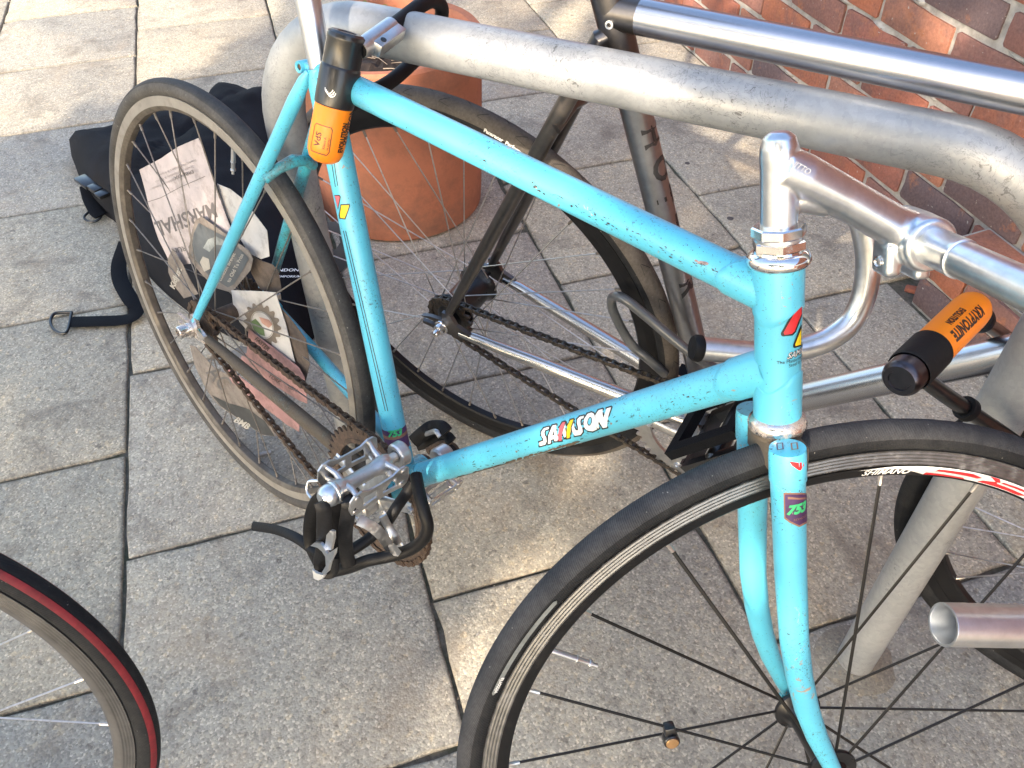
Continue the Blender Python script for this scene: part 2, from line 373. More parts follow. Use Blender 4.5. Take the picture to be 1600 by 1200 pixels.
def tyre_mat(name, col, dusty, dth=.5, threads=0.0):
    m, nt, b = newmat(name); co = coords(nt)
    n = noise_(nt, co, 24, 6, 0.7); c = mix(nt, ramp(nt, n, [(dth - .15, (0, 0, 0)), (dth + .2, (1, 1, 1))]), col, dusty)
    n2 = noise_(nt, co, 320, 4, 0.7); c = mix(nt, 0.5, c, ramp(nt, n2, [(0.3, (0.6,) * 3), (0.7, (1.4,) * 3)]), 'MULTIPLY')
    n3 = noise_(nt, co, 210, 2, 0.5); c = mix(nt, ramp(nt, n3, [(0.74, (0, 0, 0)), (0.77, (0.9,) * 3)]), c, (0.25, 0.24, 0.22))
    nt.links.new(c, b.inputs['Base Color']); b.inputs['Roughness'].default_value = 0.7; b.inputs['Specular IOR Level'].default_value = 0.22
    # fine diagonal file tread
    wv = nt.nodes.new('ShaderNodeTexWave'); setin(wv, Scale=210.0, Distortion=1.5); wv.wave_type = 'BANDS'; wv.bands_direction = 'DIAGONAL'
    nt.links.new(co, wv.inputs['Vector']); h = math_(nt, 'ADD', math_(nt, 'MULTIPLY', wv.outputs[1], 0.5 + threads), n2)
    bump(nt, b, h, 0.45, 0.0004); return m
M_TY1 = tyre_mat('black slick tyre', (0.026, 0.028, 0.032), (0.060, 0.060, 0.062), .5, .4)
M_TY2 = tyre_mat('dusty brown tyre', (0.034, 0.034, 0.035), (0.064, 0.062, 0.059), .54)
M_TY3 = tyre_mat('grey sidewall tyre', (0.060, 0.056, 0.051), (0.115, 0.106, 0.094), .52)
M_TYB = tyre_mat('black tyre', (0.012, 0.013, 0.015), (0.030, 0.030, 0.030), .58)
M_TYBR = tyre_mat('sun bleached brown tyre', (0.075, 0.064, 0.055), (0.12, 0.105, 0.09), .5)
M_RED = simple('red tyre stripe', (0.19, 0.012, 0.018), 0.6, var=.3, vs=150, bmp=.3)
M_RIMT = metal('worn brake track', (0.24, 0.24, 0.24), 0.42, var=.25, dirt=(0.2, 0.19, 0.18), dth=.62, ds=60)
M_RIMG = simple('grimy rim', (0.16, 0.135, 0.105), 0.5, 0.4, var=.35, vs=40, dirt=(0.07, 0.058, 0.045), dth=.5, ds=22, bmp=.2)
M_RIMB = simple('black anodised rim', (0.008, 0.008, 0.009), 0.4, var=.3, spec=.25, dirt=(0.03, 0.029, 0.027), dth=.62, ds=40)
M_SPB = simple('black spoke', (0.02, 0.019, 0.018), 0.4, 0.5, var=.3)
M_SPS = metal('steel spoke', (0.60, 0.58, 0.56), 0.3, dirt=(0.2, 0.14, 0.09), dth=.6, ds=40)
M_SPG = metal('tarnished spoke', (0.26, 0.24, 0.22), 0.4, dirt=(0.12, 0.1, 0.08), dth=.5, ds=40)
M_HUBB = simple('black hub', (0.014, 0.014, 0.016), 0.3, 0.3, var=.3, coat=.2)
M_TERRA = simple('terracotta', (0.52, 0.19, 0.10), 0.85, var=.2, vs=5, bmp=.25, bs=160, dirt=(0.26, 0.125, 0.08), dth=.52, ds=7, wear=(0.46, 0.32, 0.25), wth=.70, ws=9)
M_SOIL = simple('potting soil', (0.035, 0.024, 0.018), 1.0, var=.6, vs=60, bmp=1, bs=90)
M_TWIG = simple('dry twig', (0.42, 0.33, 0.24), 0.8, var=.3)
M_BAG = simple('black canvas', (0.012, 0.0128, 0.016), 0.8, var=.5, vs=8, bmp=.3, bs=700, dirt=(0.022, 0.020, 0.018), dth=.62, ds=9, spec=.1)
M_WEB = simple('black webbing', (0.0055, 0.006, 0.008), 0.7, spec=.12, var=.3, bmp=.6, bs=900, aniso=(1, 1, 1))
def flat(name, col, rough=.45, coat=0.1): return simple(name, col, rough, var=.12, vs=200, coat=coat)
M_WHITE = flat('white print', (0.78, 0.77, 0.74)); M_PBLACK = flat('black print', (0.012, 0.012, 0.014)); M_PRED = flat('red print', (0.62, 0.025, 0.03))
M_PYEL = flat('yellow print', (0.80, 0.56, 0.01)); M_PPINK = flat('faded red print', (0.70, 0.12, 0.14)); M_PURP = simple('purple sticker', (0.075, 0.028, 0.11), .5, var=.4, wear=(0.5, 0.42, 0.4), wth=.69, ws=90)
M_PGREEN = flat('green print', (0.05, 0.55, 0.20)); M_GOLD = flat('bronze print', (0.28, 0.14, 0.09))
M_ORANGE = simple('orange vinyl', (1.0, 0.26, 0.010), .42, var=.08, vs=20, coat=.2, spec=.4)
M_DINK = flat('brown black print', (0.05, 0.02, 0.012))
M_CARD = simple('dirty white card', (0.52, 0.455, 0.44), .6, var=.22, vs=18, dirt=(0.22, 0.18, 0.16), dth=.58, ds=22, wear=(0.2, 0.16, 0.14), wth=.70, ws=50)
M_CARDW = simple('scuffed white card', (0.55, 0.53, 0.50), .5, var=.2, vs=25, dirt=(0.25, 0.22, 0.20), dth=.6, ds=40)
M_CARDP = simple('pink card', (0.38, 0.21, 0.20), .55, var=.3, vs=18, dirt=(0.12, 0.09, 0.08), dth=.55, ds=20)
M_CARDD = simple('faded slate card', (0.095, 0.105, 0.11), .5, var=.4, vs=18, dirt=(0.25, 0.23, 0.20), dth=.64, ds=25)
M_CARDB = simple('grimy grey card', (0.24, 0.205, 0.175), .6, var=.3, vs=18, dirt=(0.11, 0.09, 0.075), dth=.52, ds=25)
M_CARDBR = simple('mud stained card', (0.125, 0.095, 0.075), .7, var=.4, vs=18, dirt=(0.05, 0.04, 0.033), dth=.5, ds=20)
M_PINK_INK = flat('grey card print', (0.13, 0.115, 0.11)); M_CREAMINK = flat('cream card print', (0.42, 0.39, 0.33)); M_LEAFINK = flat('green card print', (0.10, 0.16, 0.06))
M_SALINK = flat('salmon card print', (0.45, 0.26, 0.20))
M_LEAF = simple('leaf', (0.05, 0.11, 0.03), .6, var=.4); M_BARK = simple('bark', (0.12, 0.09, 0.07), .9, var=.4, bmp=.8)
M_MOSS = simple('yellowing leaf', (0.20, 0.19, 0.04), .7, var=.4)
M_CABLE = simple('grey sheathed cable', (0.075, 0.08, 0.085), .35, var=.2, coat=.6)
Z_ = V((0, 0, 1)); M_GUM = simple('trodden gum', (0.10, 0.09, 0.085), .9, var=.3)
# ------------------------------------------------------------------ ground and paving
UA = V((-0.87846, 0.47781, 0)); UB = V((0.47781, 0.87846, 0)); S0, TW, TL = -0.66282, 0.44937, 0.446
WALL = 1.506; PIER = 1.378
def G(a, b, z=0.0): return UA * a + UB * b + V((0, 0, z))
mb = MB(); R_ = 70
mb.add([(-R_, -R_, -0.0075), (R_, -R_, -0.0075), (R_, R_, -0.0075), (-R_, R_, -0.0075)], [(0, 1, 2, 3)])
ground = mb.build('ground', M_DIRT, None, False); tag(ground, 'grit bed under the concrete paving slabs', kind='structure')
# wider paving beyond the laid slabs
NK0, NK1, NJ0, NJ1 = -6, 5, -8, 10
a0, a1 = NJ0 * TL - .55, NJ1 * TL - .25; b0, b1 = S0 + NK0 * TW, S0 + NK1 * TW
mb = MB(); k = 0
for (p, q, r, s) in ((-60, a0, -60, 60), (a1, 60, -60, 60), (a0, a1, -60, b0), (a0, a1, b1, 60)):
    if r == b1: pass
    mb.add([G(p, r, -0.006), G(q, r, -0.006), G(q, s, -0.006), G(p, s, -0.006)], [(0, 1, 2, 3)])
pv = mb.build('pavement', M_SHEET, None, False); tag(pv, 'wider paving running on beyond the laid slabs', kind='structure')
refs = {0: -.331, 1: -.117, 2: -.338, 3: -.108, 4: -.322}
def slab_mesh(la, lb, seed, gap=0.0028):
    rs = random.Random(seed); per = []
    ha, hb = (la - gap) / 2, (lb - gap) / 2
    for (x0, y0, x1, y1) in ((-ha, -hb, ha, -hb), (ha, -hb, ha, hb), (ha, hb, -ha, hb), (-ha, hb, -ha, -hb)):
        nseg = 9
        for i in range(nseg):
            t = i / nseg; x = x0 + (x1 - x0) * t; y = y0 + (y1 - y0) * t
            j = 0.0014 if i else 0.0028
            if rs.random() < .2: j *= 2.2
            ux, uy = -(x / max(ha, .01)), -(y / max(hb, .01))
            d = abs(rs.gauss(0, j))
            if abs(x0 - x1) > abs(y0 - y1): y += (1 if y < 0 else -1) * d
            else: x += (1 if x < 0 else -1) * d
            if i == 0: x *= 1 - .004; y *= 1 - .004
            per.append((x, y))
    n = len(per)
    rings = [[(x, y, -0.02) for x, y in per], [(x, y, -0.0028) for x, y in per], [(x - .0012 * (1 if x > 0 else -1), y - .0012 * (1 if y > 0 else -1), -0.0008) for x, y in per], [(x * (1 - .0042 / ha), y * (1 - .0042 / hb), 0) for x, y in per]]
    vs = [p for r in rings for p in r]; fs = []
    for r in range(3): fs += [(r * n + i, r * n + (i + 1) % n, (r + 1) * n + (i + 1) % n, (r + 1) * n + i) for i in range(n)]
    fs.append(tuple(range(3 * n, 4 * n)))
    return tomesh('paving_slab', vs, fs, True, 50)
svar = [slab_mesh(TL, TW, i) for i in range(7)]
for me in svar: me.materials.append(M_PAVE)
Mg = Matrix(((UA.x, UB.x, 0, 0), (UA.y, UB.y, 0, 0), (0, 0, 1, 0), (0, 0, 0, 1)))
def put_slab(me, ca, cb, rot=0, dz=0.0):
    o = link('paving_slab', me, None, ground)
    P = G(ca, cb, dz)
    tilt = Matrix.Rotation(random.gauss(0, .0011), 4, 'X') @ Matrix.Rotation(random.gauss(0, .0011), 4, 'Y')
    o.matrix_local = Matrix.Translation(P) @ Mg @ tilt @ Matrix.Rotation(rot + random.gauss(0, .0012), 4, 'Z'); return o
for kx in range(NK0, NK1):
    ref = refs.get(kx, -.331 + (.214 if kx % 2 else 0))
    for j in range(NJ0, NJ1):
        ca = ref + (j + .5) * TL; cb = S0 + (kx + .5) * TW
        if kx == 4:
            if ca + TL / 2 < .14: # cut to the plinth
                la, lb = TL, PIER - .006 - (S0 + 4 * TW); me = slab_mesh(la, lb, 50 + j)
            else:
                la, lb = TL, WALL - .004 - (S0 + 4 * TW); me = slab_mesh(la, lb, 50 + j)
            me.materials.append(M_PAVE); put_slab(me, ca, S0 + 4 * TW + lb / 2, 0, random.uniform(-.0006, .0005)); continue
        put_slab(random.choice(svar), ca, cb, random.choice((0, pi)), random.uniform(-.0006, .0005))
# grit and moss in the joints
mb = MB(); rs = random.Random(5)
for i in range(2600):
    kx = rs.randrange(-3, 6)
    if rs.random() < .55: a, b = rs.uniform(-2, 3), S0 + kx * TW + rs.gauss(0, .0028)
    else:
        ref = refs.get(kx, -.331); j = rs.randrange(-3, 6); a = ref + j * TL + rs.gauss(0, .0028); b = S0 + (kx + rs.random()) * TW
    if b > WALL: continue
    r = rs.uniform(.0008, .0020); z = -.003; vs = [G(a + rs.uniform(-r, r) * 1.4, b + rs.uniform(-r, r) * 1.4, z + rs.uniform(-.001, .003)) for _ in range(4)]
    mb.add(vs, [(0, 1, 2), (0, 2, 3), (0, 3, 1), (1, 3, 2)])
tag(mb.build('grit', M_DIRT, None, False), 'dark grit and moss packed in the paving joints', 'grit', kind='stuff')
mb = MB(); rs = random.Random(9)
for i in range(900):
    a, b = rs.uniform(-1.2, 2.6), rs.uniform(-.5, 1.5); r = rs.uniform(.0006, .0022) * (2 if rs.random() < .04 else 1)
    vs = [G(a + rs.uniform(-r, r), b + rs.uniform(-r, r), .0006 + rs.uniform(0, r)) for _ in range(4)]
    mb.add(vs, [(0, 1, 2), (0, 2, 3), (0, 3, 1), (1, 3, 2)])
tag(mb.build('crumbs', M_MORTAR, None, False), 'crumbs of grit scattered over the paving', 'grit', kind='stuff')
# ------------------------------------------------------------------ brick wall
WH = 1.95; mb = MB()
def wbox(mb, a0, a1, b0, b1, z0, z1):
    c = G((a0 + a1) / 2, (b0 + b1) / 2, (z0 + z1) / 2); mb.box(c, UA, UB, V((0, 0, 1)), abs(a1 - a0), abs(b1 - b0), abs(z1 - z0))
wbox(mb, -3.5, 5.5, WALL + .0035, WALL + .24, -.1, WH)
# plinth core
wbox(mb, -3.5, .052, PIER + .004, WALL + .002, -.1, .148)
wall = mb.build('brick_wall', M_MORTAR, None, False); tag(wall, 'old red and purple brick wall with smeared cream mortar behind the bikes', 'wall')
def brick_mesh(l, h, seed, dep=.03):
    rs = random.Random(seed); per = []
    ch = min(.0045, h * .2)
    base = [(-l / 2, -h / 2 + ch), (-l / 2 + ch, -h / 2), (-l / 6, -h / 2), (l / 6, -h / 2), (l / 2 - ch, -h / 2), (l / 2, -h / 2 + ch), (l / 2, 0), (l / 2, h / 2 - ch), (l / 2 - ch, h / 2), (l / 6, h / 2), (-l / 6, h / 2), (-l / 2 + ch, h / 2), (-l / 2, h / 2 - ch), (-l / 2, 0)]
    per = [(x + rs.gauss(0, .0011), y + rs.gauss(0, .0011)) for x, y in base]; n = len(per)
    vs = [(x, dep, y) for x, y in per] + [(x, .0015, y) for x, y in per] + [(x * (1 - .0035 / l * 2), 0, y * (1 - .0035 / h * 2)) for x, y in per]
    fs = []
    for r in range(2): fs += [(r * n + (i + 1) % n, r * n + i, (r + 1) * n + i, (r + 1) * n + (i + 1) % n) for i in range(n)]
    fs.append(tuple(reversed(range(2 * n, 3 * n)))); return tomesh('brick', vs, [tuple(reversed(f)) for f in fs], True, 40)
bvar = [brick_mesh(.2155, .0660, i) for i in range(6)]; hvar = [brick_mesh(.101, .0640, 20 + i) for i in range(3)]
for me in bvar + hvar: me.materials.append(M_BRICK)
Mw = Matrix(((-UA.x, UB.x, 0, 0), (-UA.y, UB.y, 0, 0), (0, 0, 1, 0), (0, 0, 0, 1)))
PZ = .0782; PL = .228; far = MB(); nb = 0
def put_brick(me, a, b, z, rt=0):
    o = link('brick', me, None, wall)
    o.matrix_local = Matrix.Translation(G(a, b, z)) @ Mw @ Matrix.Rotation(random.gauss(0, .006), 4, 'Y') @ Matrix.Rotation(random.gauss(0, .006) + rt, 4, 'Z'); return o
for r in range(0, 25):
    z = -.0045 + (r + .5) * PZ
    off = .205 + (.114 if r % 2 else 0)
    for j in range(-16, 24):
        a = off + (j + .5) * PL + random.gauss(0, .0018)
        if a > 5.3 or a < -3.3: continue
        if -.75 < a < 2.6 and r < 11 and not (r < 2 and a < -.08):
            put_brick(random.choice(bvar), a, WALL - .0030 + random.gauss(0, .0012), z + random.gauss(0, .0012)); nb += 1
        elif not (r < 2 and a < 0):
            far.box(G(a, WALL + .012, z), UA, UB, V((0, 0, 1)), .2155, .03, .066)
fb = far.build('brick', M_BRICK, wall, False); fb['kind'] = 'stuff'; fb.name = 'brickwork'
for r in range(2):
    z = .0335 + r * .0745
    for j in range(8):
        if r == 0: a = .058 - (j + .5) * PL + .0
        else: a = .052 - (.054 if j == 0 else .108 + (j - .5) * PL)
        put_brick(random.choice(hvar if (r and j == 0) else bvar), a, PIER + (.006 if r == 0 else 0) + random.gauss(0, .0015) - .004, z)
    # end faces of the plinth
    o = put_brick(hvar[r], .0575, PIER + .058, z, 0); o.matrix_local = Matrix.Translation(G(.0575, PIER + .060, z)) @ Mw @ Matrix.Rotation(-pi / 2, 4, 'Z')
for i in range(9):
    mb = MB(); a = .03 - i * .165; mb.box(G(a, PIER + .020, .1505), (UA + UB * random.gauss(0, .01)), UB, V((0, random.gauss(0, .01), 1)), .158, .026, .007, .0015); mb.build('slate', M_SLATE, wall)
mb = MB(); n0 = [G(.052, PIER + .004, .147), G(-3.4, PIER + .004, .147), G(-3.4, WALL + .001, .157), G(.052, WALL + .001, .157)]; mb.add(n0 + [p - V((0, 0, .03)) for p in n0], [(0, 1, 2, 3), (0, 4, 5, 1), (0, 3, 7, 4)]); mb.build('mortar_fillet', M_MORTAR, wall, False)
tb = [brick_mesh(.2125, .106, 40 + i) for i in range(3)]
for me in tb: me.materials.append(M_BRICK)
sl_ = math.atan2(.010, .128); Rt = Matrix.Rotation(-pi / 2 + sl_, 4, 'X')
for i in range(9):
    o = link('brick', tb[i % 3], None, wall); o.matrix_local = Matrix.Translation(G(.052 - (.112 + i * PL), (PIER + WALL) / 2 + .003, .1565)) @ Mw @ Rt
# dropped spots of chewing gum
rs = random.Random(17)
for i, (u, v) in enumerate(((1141, 341), (1074, 255))):
    mb = MB(); mb.lathe(gz(u, v, .0004), Z_, [(.0001, .0009), (rs.uniform(.003, .006), .0007), (rs.uniform(.006, .009), -.0004)], 11)
    o = mb.build('chewing_gum', M_GUM, ground)
# smears of mortar on the brick faces
rs = random.Random(3); mb = MB()
for i in range(70):
    r = rs.randrange(0, 8); z = -.0045 + r * PZ + rs.gauss(0, .004); a = rs.uniform(-.4, 1.9)
    l, h = rs.uniform(.01, .045), rs.uniform(.006, .012)
    if r < 2 and a < .08: continue
    mb.lathe(G(a, WALL + .004, z), UB, [(.001, -.0075), (h * .5, -.0068), (h, -.002), (h * 1.2, .002)], 9)
    nv = 4 * 9
    for v in mb.v[-nv:]:
        d = (v - G(a, WALL + .004, z)); t = d.dot(UA); v += UA * (t * (l / h - 1)) + V((0, 0, rs.gauss(0, .0008)))
o = mb.build('mortar_smear', M_MORTAR, wall); o['kind'] = 'stuff'
# chip of brick lying in the gap beside the plinth
mb = MB(); mb.box(G(.088, PIER + .03, -.004), (1, .3, .1), (-.3, 1, 0), (0, 0, 1), .028, .02, .012, .004)
tag(mb.build('brick_chip', M_BRICK, None), 'orange brick chip lying in the gap at the end of the wall plinth', 'rubble')
# ------------------------------------------------------------------ bike stand
LB = V((0.1073, 0.1451, 0)); RB = V((0.9200, 0.4022, 0)); HS = .7748; ES = (RB - LB).normalized(); SR = .0254; BR = .14
path = [LB + V((0, 0, -.03)), LB + V((0, 0, .2)), LB + V((0, 0, .42))]
for i in range(13):
    t = i / 12 * pi / 2; path.append(LB + V((0, 0, HS - BR)) + ES * (BR * (1 - cos(t))) + V((0, 0, BR * sin(t))))
for i in range(1, 5): path.append(LB + V((0, 0, HS)) + ES * (BR + ((RB - LB).length - 2 * BR) * i / 5))
BR2 = .14
for i in range(13):
    t = i / 12 * pi / 2; path.append(RB + V((0, 0, HS - BR2)) - ES * (BR2 * (1 - sin(t))) + V((0, 0, BR2 * cos(t))))
path += [RB + V((0, 0, .42)), RB + V((0, 0, .2)), RB + V((0, 0, -.03))]
stand = empty('bike_stand', 'scratched galvanised hoop bike stand set in the paving between the two bikes', 'bike stand', Matrix.Translation(LB))
mb = MB(); mb.tube([p - LB for p in path], SR, 40); mb.build('hoop', M_GALV, stand)
for P, sd in ((LB, 1), (RB, 2)):
    rs = random.Random(sd); mb = MB(); n = 26; vs = [P - LB + V((0, 0, .0035))]; fs = []
    for k in range(n):
        rr = .055 * (1 + .10 * rs.random()); a = 2 * pi * k / n
        vs.append(P - LB + V((cos(a) * rr * .8, sin(a) * rr * .8, .0030))); vs.append(P - LB + V((cos(a) * rr, sin(a) * rr, -.001)))
    for k in range(n):
        a, b = 1 + 2 * k, 1 + 2 * ((k + 1) % n); fs += [(0, a, b), (a, a + 1, b + 1, b)]
    mb.add(vs, fs); mb.build('footing', M_PAVE, stand)
# ------------------------------------------------------------------ plant pot
PP = V((-.485, .756, 0)); pot = empty('plant_pot', 'large terracotta pot of dry soil on the paving behind the stand', 'plant pot', Matrix.Translation(PP))
mb = MB(); mb.lathe((0, 0, 0), (0, 0, 1), [(.001, .002), (.188, .002), (.195, .008), (.1985, .06), (.205, .22), (.209, .345), (.2125, .352), (.2145, .38), (.2145, .404), (.209, .411), (.192, .409), (.187, .400), (.186, .35), (.001, .34)], 96)
body = mb.build('pot_body', M_TERRA, pot)
mb = MB(); rs = random.Random(11); vs = []; fs = []; nr, na = 10, 40
for i in range(nr + 1):
    for k in range(na):
        r = .188 * i / nr; a = 2 * pi * k / na; vs.append(V((r * cos(a), r * sin(a), .362 + .014 * noise.noise(V((r * cos(a) * 22, r * sin(a) * 22, 3))) + rs.uniform(-.004, .004))))
for i in range(nr):
    fs += [(i * na + k, i * na + (k + 1) % na, (i + 1) * na + (k + 1) % na, (i + 1) * na + k) for k in range(na)]
mb.add(vs, fs); mb.build('soil', M_SOIL, pot, True, 20)
for i in range(46):
    mb = MB(); a = rs.uniform(0, 2 * pi); r = .17 * sqrt(rs.random()); P = V((r * cos(a), r * sin(a), .37)); d = V((rs.gauss(0, 1), rs.gauss(0, 1), rs.uniform(-.05, .55))).normalized() * rs.uniform(.02, .06)
    mid = P + d * .5 + V((rs.gauss(0, .004), rs.gauss(0, .004), .003)); mb.tube([P, mid, P + d], [.0011, .0009, .0005], 5); mb.build('twig', M_TWIG, pot)
lf = tomesh('leaf', [(0, 0, 0), (.010, .006, .003), (.022, .004, .004), (.032, 0, 0), (.022, -.006, .004), (.010, -.007, .002)], [(0, 1, 2, 3, 4, 5)]); lf.materials.append(M_MOSS)
for i in range(34):
    a = radians(rs.uniform(100, 200)); r = rs.uniform(.09, .185); o = link('leaf', lf, None, pot); s_ = rs.uniform(.7, 1.5)
    o.matrix_local = Matrix.Translation((r * cos(a), r * sin(a), .375 + rs.uniform(0, .035))) @ Matrix.Rotation(rs.uniform(0, 6.28), 4, 'Z') @ Matrix.Rotation(rs.gauss(0, .5), 4, 'Y') @ Matrix.Scale(s_, 4)
# ------------------------------------------------------------------ bicycle kit
X3, Y3, Z3 = V((1, 0, 0)), V((0, 1, 0)), V((0, 0, 1))
def plate_h(mb, O, ea, eb, loops, th):
    """flat plate with holes"""
    O = V(O); ea = V(ea); eb = V(eb); nn = ea.cross(eb).normalized(); allp = [p for l in loops for p in l]; n = len(allp)
    tri = geometry.tessellate_polygon([[V((a, b, 0)) for a, b in l] for l in loops])
    vs = [O + ea * a + eb * b + nn * h for h in (-th / 2, th / 2) for a, b in allp]
    fs = [tuple(reversed(t)) for t in tri] + [tuple(i + n for i in t) for t in tri]; k = 0
    for l in loops:
        m_ = len(l); fs += [(k + i, k + (i + 1) % m_, k + (i + 1) % m_ + n, k + i + n) for i in range(m_)]; k += m_
    mb.add(vs, fs)
def circle_pts(r, n, c=(0, 0), a0=0): return [(c[0] + r * cos(a0 + 2 * pi * i / n), c[1] + r * sin(a0 + 2 * pi * i / n)) for i in range(n)]
def spoke_mesh(L, r, nip=.013, oval=1.0):
    mb = MB(); mb.tube([(0, 0, 0), (0, 0, L)], r, 6, True, ell=((1, 0, 0), oval)); return tomesh('spoke', mb.v, mb.f)
def nipple_mesh():
    mb = MB(); mb.lathe((0, 0, -.012), Z3, [(.0006, 0), (.0017, .0003), (.0019, .003), (.0019, .009), (.0024, .010), (.0024, .016)], 8); return tomesh('nipple', mb.v, mb.f)
def wheel(parent, C, F, Y, U, R=.334, tw=.0118, ri=.290, mats=None, n=32, cross=3, rf=.022, yf=.034, phase=0.0, yshift=0.0,
          rim_m=None, track_m=None, spoke_m=None, nip_m=None, tread=None, side=None, band=None, sr=.001, oval=1.0, decal_side=None, hub=True, hubm=None, shell=None, radial=False, groove=False):
    C = V(C); F = V(F); Y = V(Y); U = V(U); rb = R - 2 * tw + .0015
    mb = MB(); prof = [(rb - .008, .0094), (rb - .012, .0092), (ri + .003, .0074), (ri, .0050), (ri - .0006, 0), (ri, -.0050), (ri + .003, -.0074), (rb - .012, -.0092), (rb - .008, -.0094), (rb - .006, 0)]
    mb.lathe(C, Y, prof, 144, True, ref=U); rim = mb.build('wheel', rim_m, parent, True, 30)
    mb = MB()
    for s in (-1, 1):
        p = []
        r0, r1 = rb - .0118, rb + .0012; N = 9
        for i in range(N + 1):
            t = i / N; p.append((r0 + (r1 - r0) * t, s * (.0096 + (.00035 if i % 2 else 0) * (1 if groove else .3))))
        p = [(r0, s * .0085)] + p + [(r1, s * .0080)]
        mb.lathe(C, Y * 1, p if s > 0 else p[::-1], 144, False, ref=U)
    mb.build('brake_track', track_m, rim, True, 20)
    rc = R - tw
    def arc(a, b, rr, k=14): return [(rc + rr * cos(radians(a + (b - a) * i / k)), rr * sin(radians(a + (b - a) * i / k))) for i in range(k + 1)]
    mb = MB(); mb.lathe(C, Y, [(rb - .002, .0085)] + arc(140, 0, tw, 12)[0:] + arc(0, -140, tw, 12)[1:] + [(rb - .002, -.0085)], 160, False, ref=U)
    ty = mb.build('tyre', side, rim, True, 60)
    if tread:
        tm, ta = tread; mb = MB(); a_ = arc(ta, -ta, tw + .0004, 16); mb.lathe(C, Y, [(a_[0][0] - .0006, a_[0][1])] + a_ + [(a_[-1][0] - .0006, a_[-1][1])], 160, False, ref=U); mb.build('tread', tm, rim, True, 60)
    if band:
        bm_, b0, b1 = band
        for s in (1, -1):
            mb = MB(); mb.lathe(C, Y, arc(b0 * s, b1 * s, tw + .0006, 8) if s < 0 else arc(b1, b0, tw + .0006, 8), 160, False, ref=U); mb.build('tyre_stripe', bm_, rim)
    Lc = None; cache = {}
    for k in range(n):
        th = radians(phase) + 2 * pi * k / n; s = -1 if k % 2 == 0 else 1
        if radial: ph = th
        else: ph = th + (1 if (k // 2) % 2 else -1) * radians(cross * 360 / (n / 2)) * .98
        hr = rf * (0.92 if radial else 1); yo = yf * s + yshift + (0 if radial else .0018 * (1 if (k // 2) % 2 else -1))
        A = C + F * (hr * cos(ph)) + U * (hr * sin(ph)) + Y * yo; B_ = C + F * ((ri + .001) * cos(th)) + U * ((ri + .001) * sin(th)) + Y * (s * .0008)
        D = (B_ - A); L = D.length; key = round(L, 4)
        if key not in cache:
            me = spoke_mesh(L, sr, oval=oval); me.materials.append(spoke_m); cache[key] = me
        q = D.to_track_quat('Z', 'Y'); xa = Y.cross(D).normalized(); ya = D.normalized().cross(xa)
        Ms = Matrix.Translation(A) @ Matrix((( xa.x, ya.x, D.normalized().x, 0), (xa.y, ya.y, D.normalized().y, 0), (xa.z, ya.z, D.normalized().z, 0), (0, 0, 0, 1)))
        o = link('spoke', cache[key], None, rim); o.matrix_local = Ms
        if 'nip' not in cache: me = nipple_mesh(); me.materials.append(nip_m); cache['nip'] = me
        o = link('nipple', cache['nip'], None, rim); o.matrix_local = Matrix.Translation(B_) @ Ms.to_3x3().to_4x4()
    if hub:
        mb = MB(); yy = yf + yshift; y2 = -yf + yshift; c_ = shell or .0125
        mb.lathe(C, Y, [(.004, y2 - .012), (.011, y2 - .010), (.013, y2 - .003), (rf + .003, y2 - .0018), (rf + .0036, y2), (rf + .003, y2 + .0022), (c_ + .004, y2 + .005), (c_, y2 + .013), (c_, yy - .013), (c_ + .004, yy - .005), (rf + .003, yy - .0022), (rf + .0036, yy), (rf + .003, yy + .0018), (.013, yy + .003), (.011, yy + .010), (.004, yy + .012)], 40, False, ref=U)
        mb.build('hub', hubm, rim, True, 40)
    return rim
def link_meshes():
    out = []
    for kind in (0, 1):
        mb = MB(); p = .0127
        yy = .0036 if kind == 0 else .0024
        pl = []
        for cx, a0 in ((p / 2, -90), (-p / 2, 90)):
            for i in range(7): a = radians(a0 + 30 * i); pl.append((cx + .0042 * cos(a), .0042 * sin(a)))
        # waist
        i1 = pl.index(pl[6]); pl = pl[:7] + [(0, .0031)] + pl[7:] + [(0, -.0031)]
        for s in (-1, 1): mb.plate((0, s * yy, 0), X3, Z3, pl, .0011)
        if kind == 0:
            for s in (-1, 1): mb.lathe((s * p / 2, -.0046, 0), Y3, [(.0002, 0), (.0017, .0002), (.0017, .0090), (.0002, .0092)], 8)
        else:
            for s in (-1, 1): mb.lathe((s * p / 2, -.0023, 0), Y3, [(.0002, 0), (.0038, .0001), (.0038, .0045), (.0002, .0046)], 8)
        out.append(tomesh('chain_link', mb.v, mb.f))
    return out
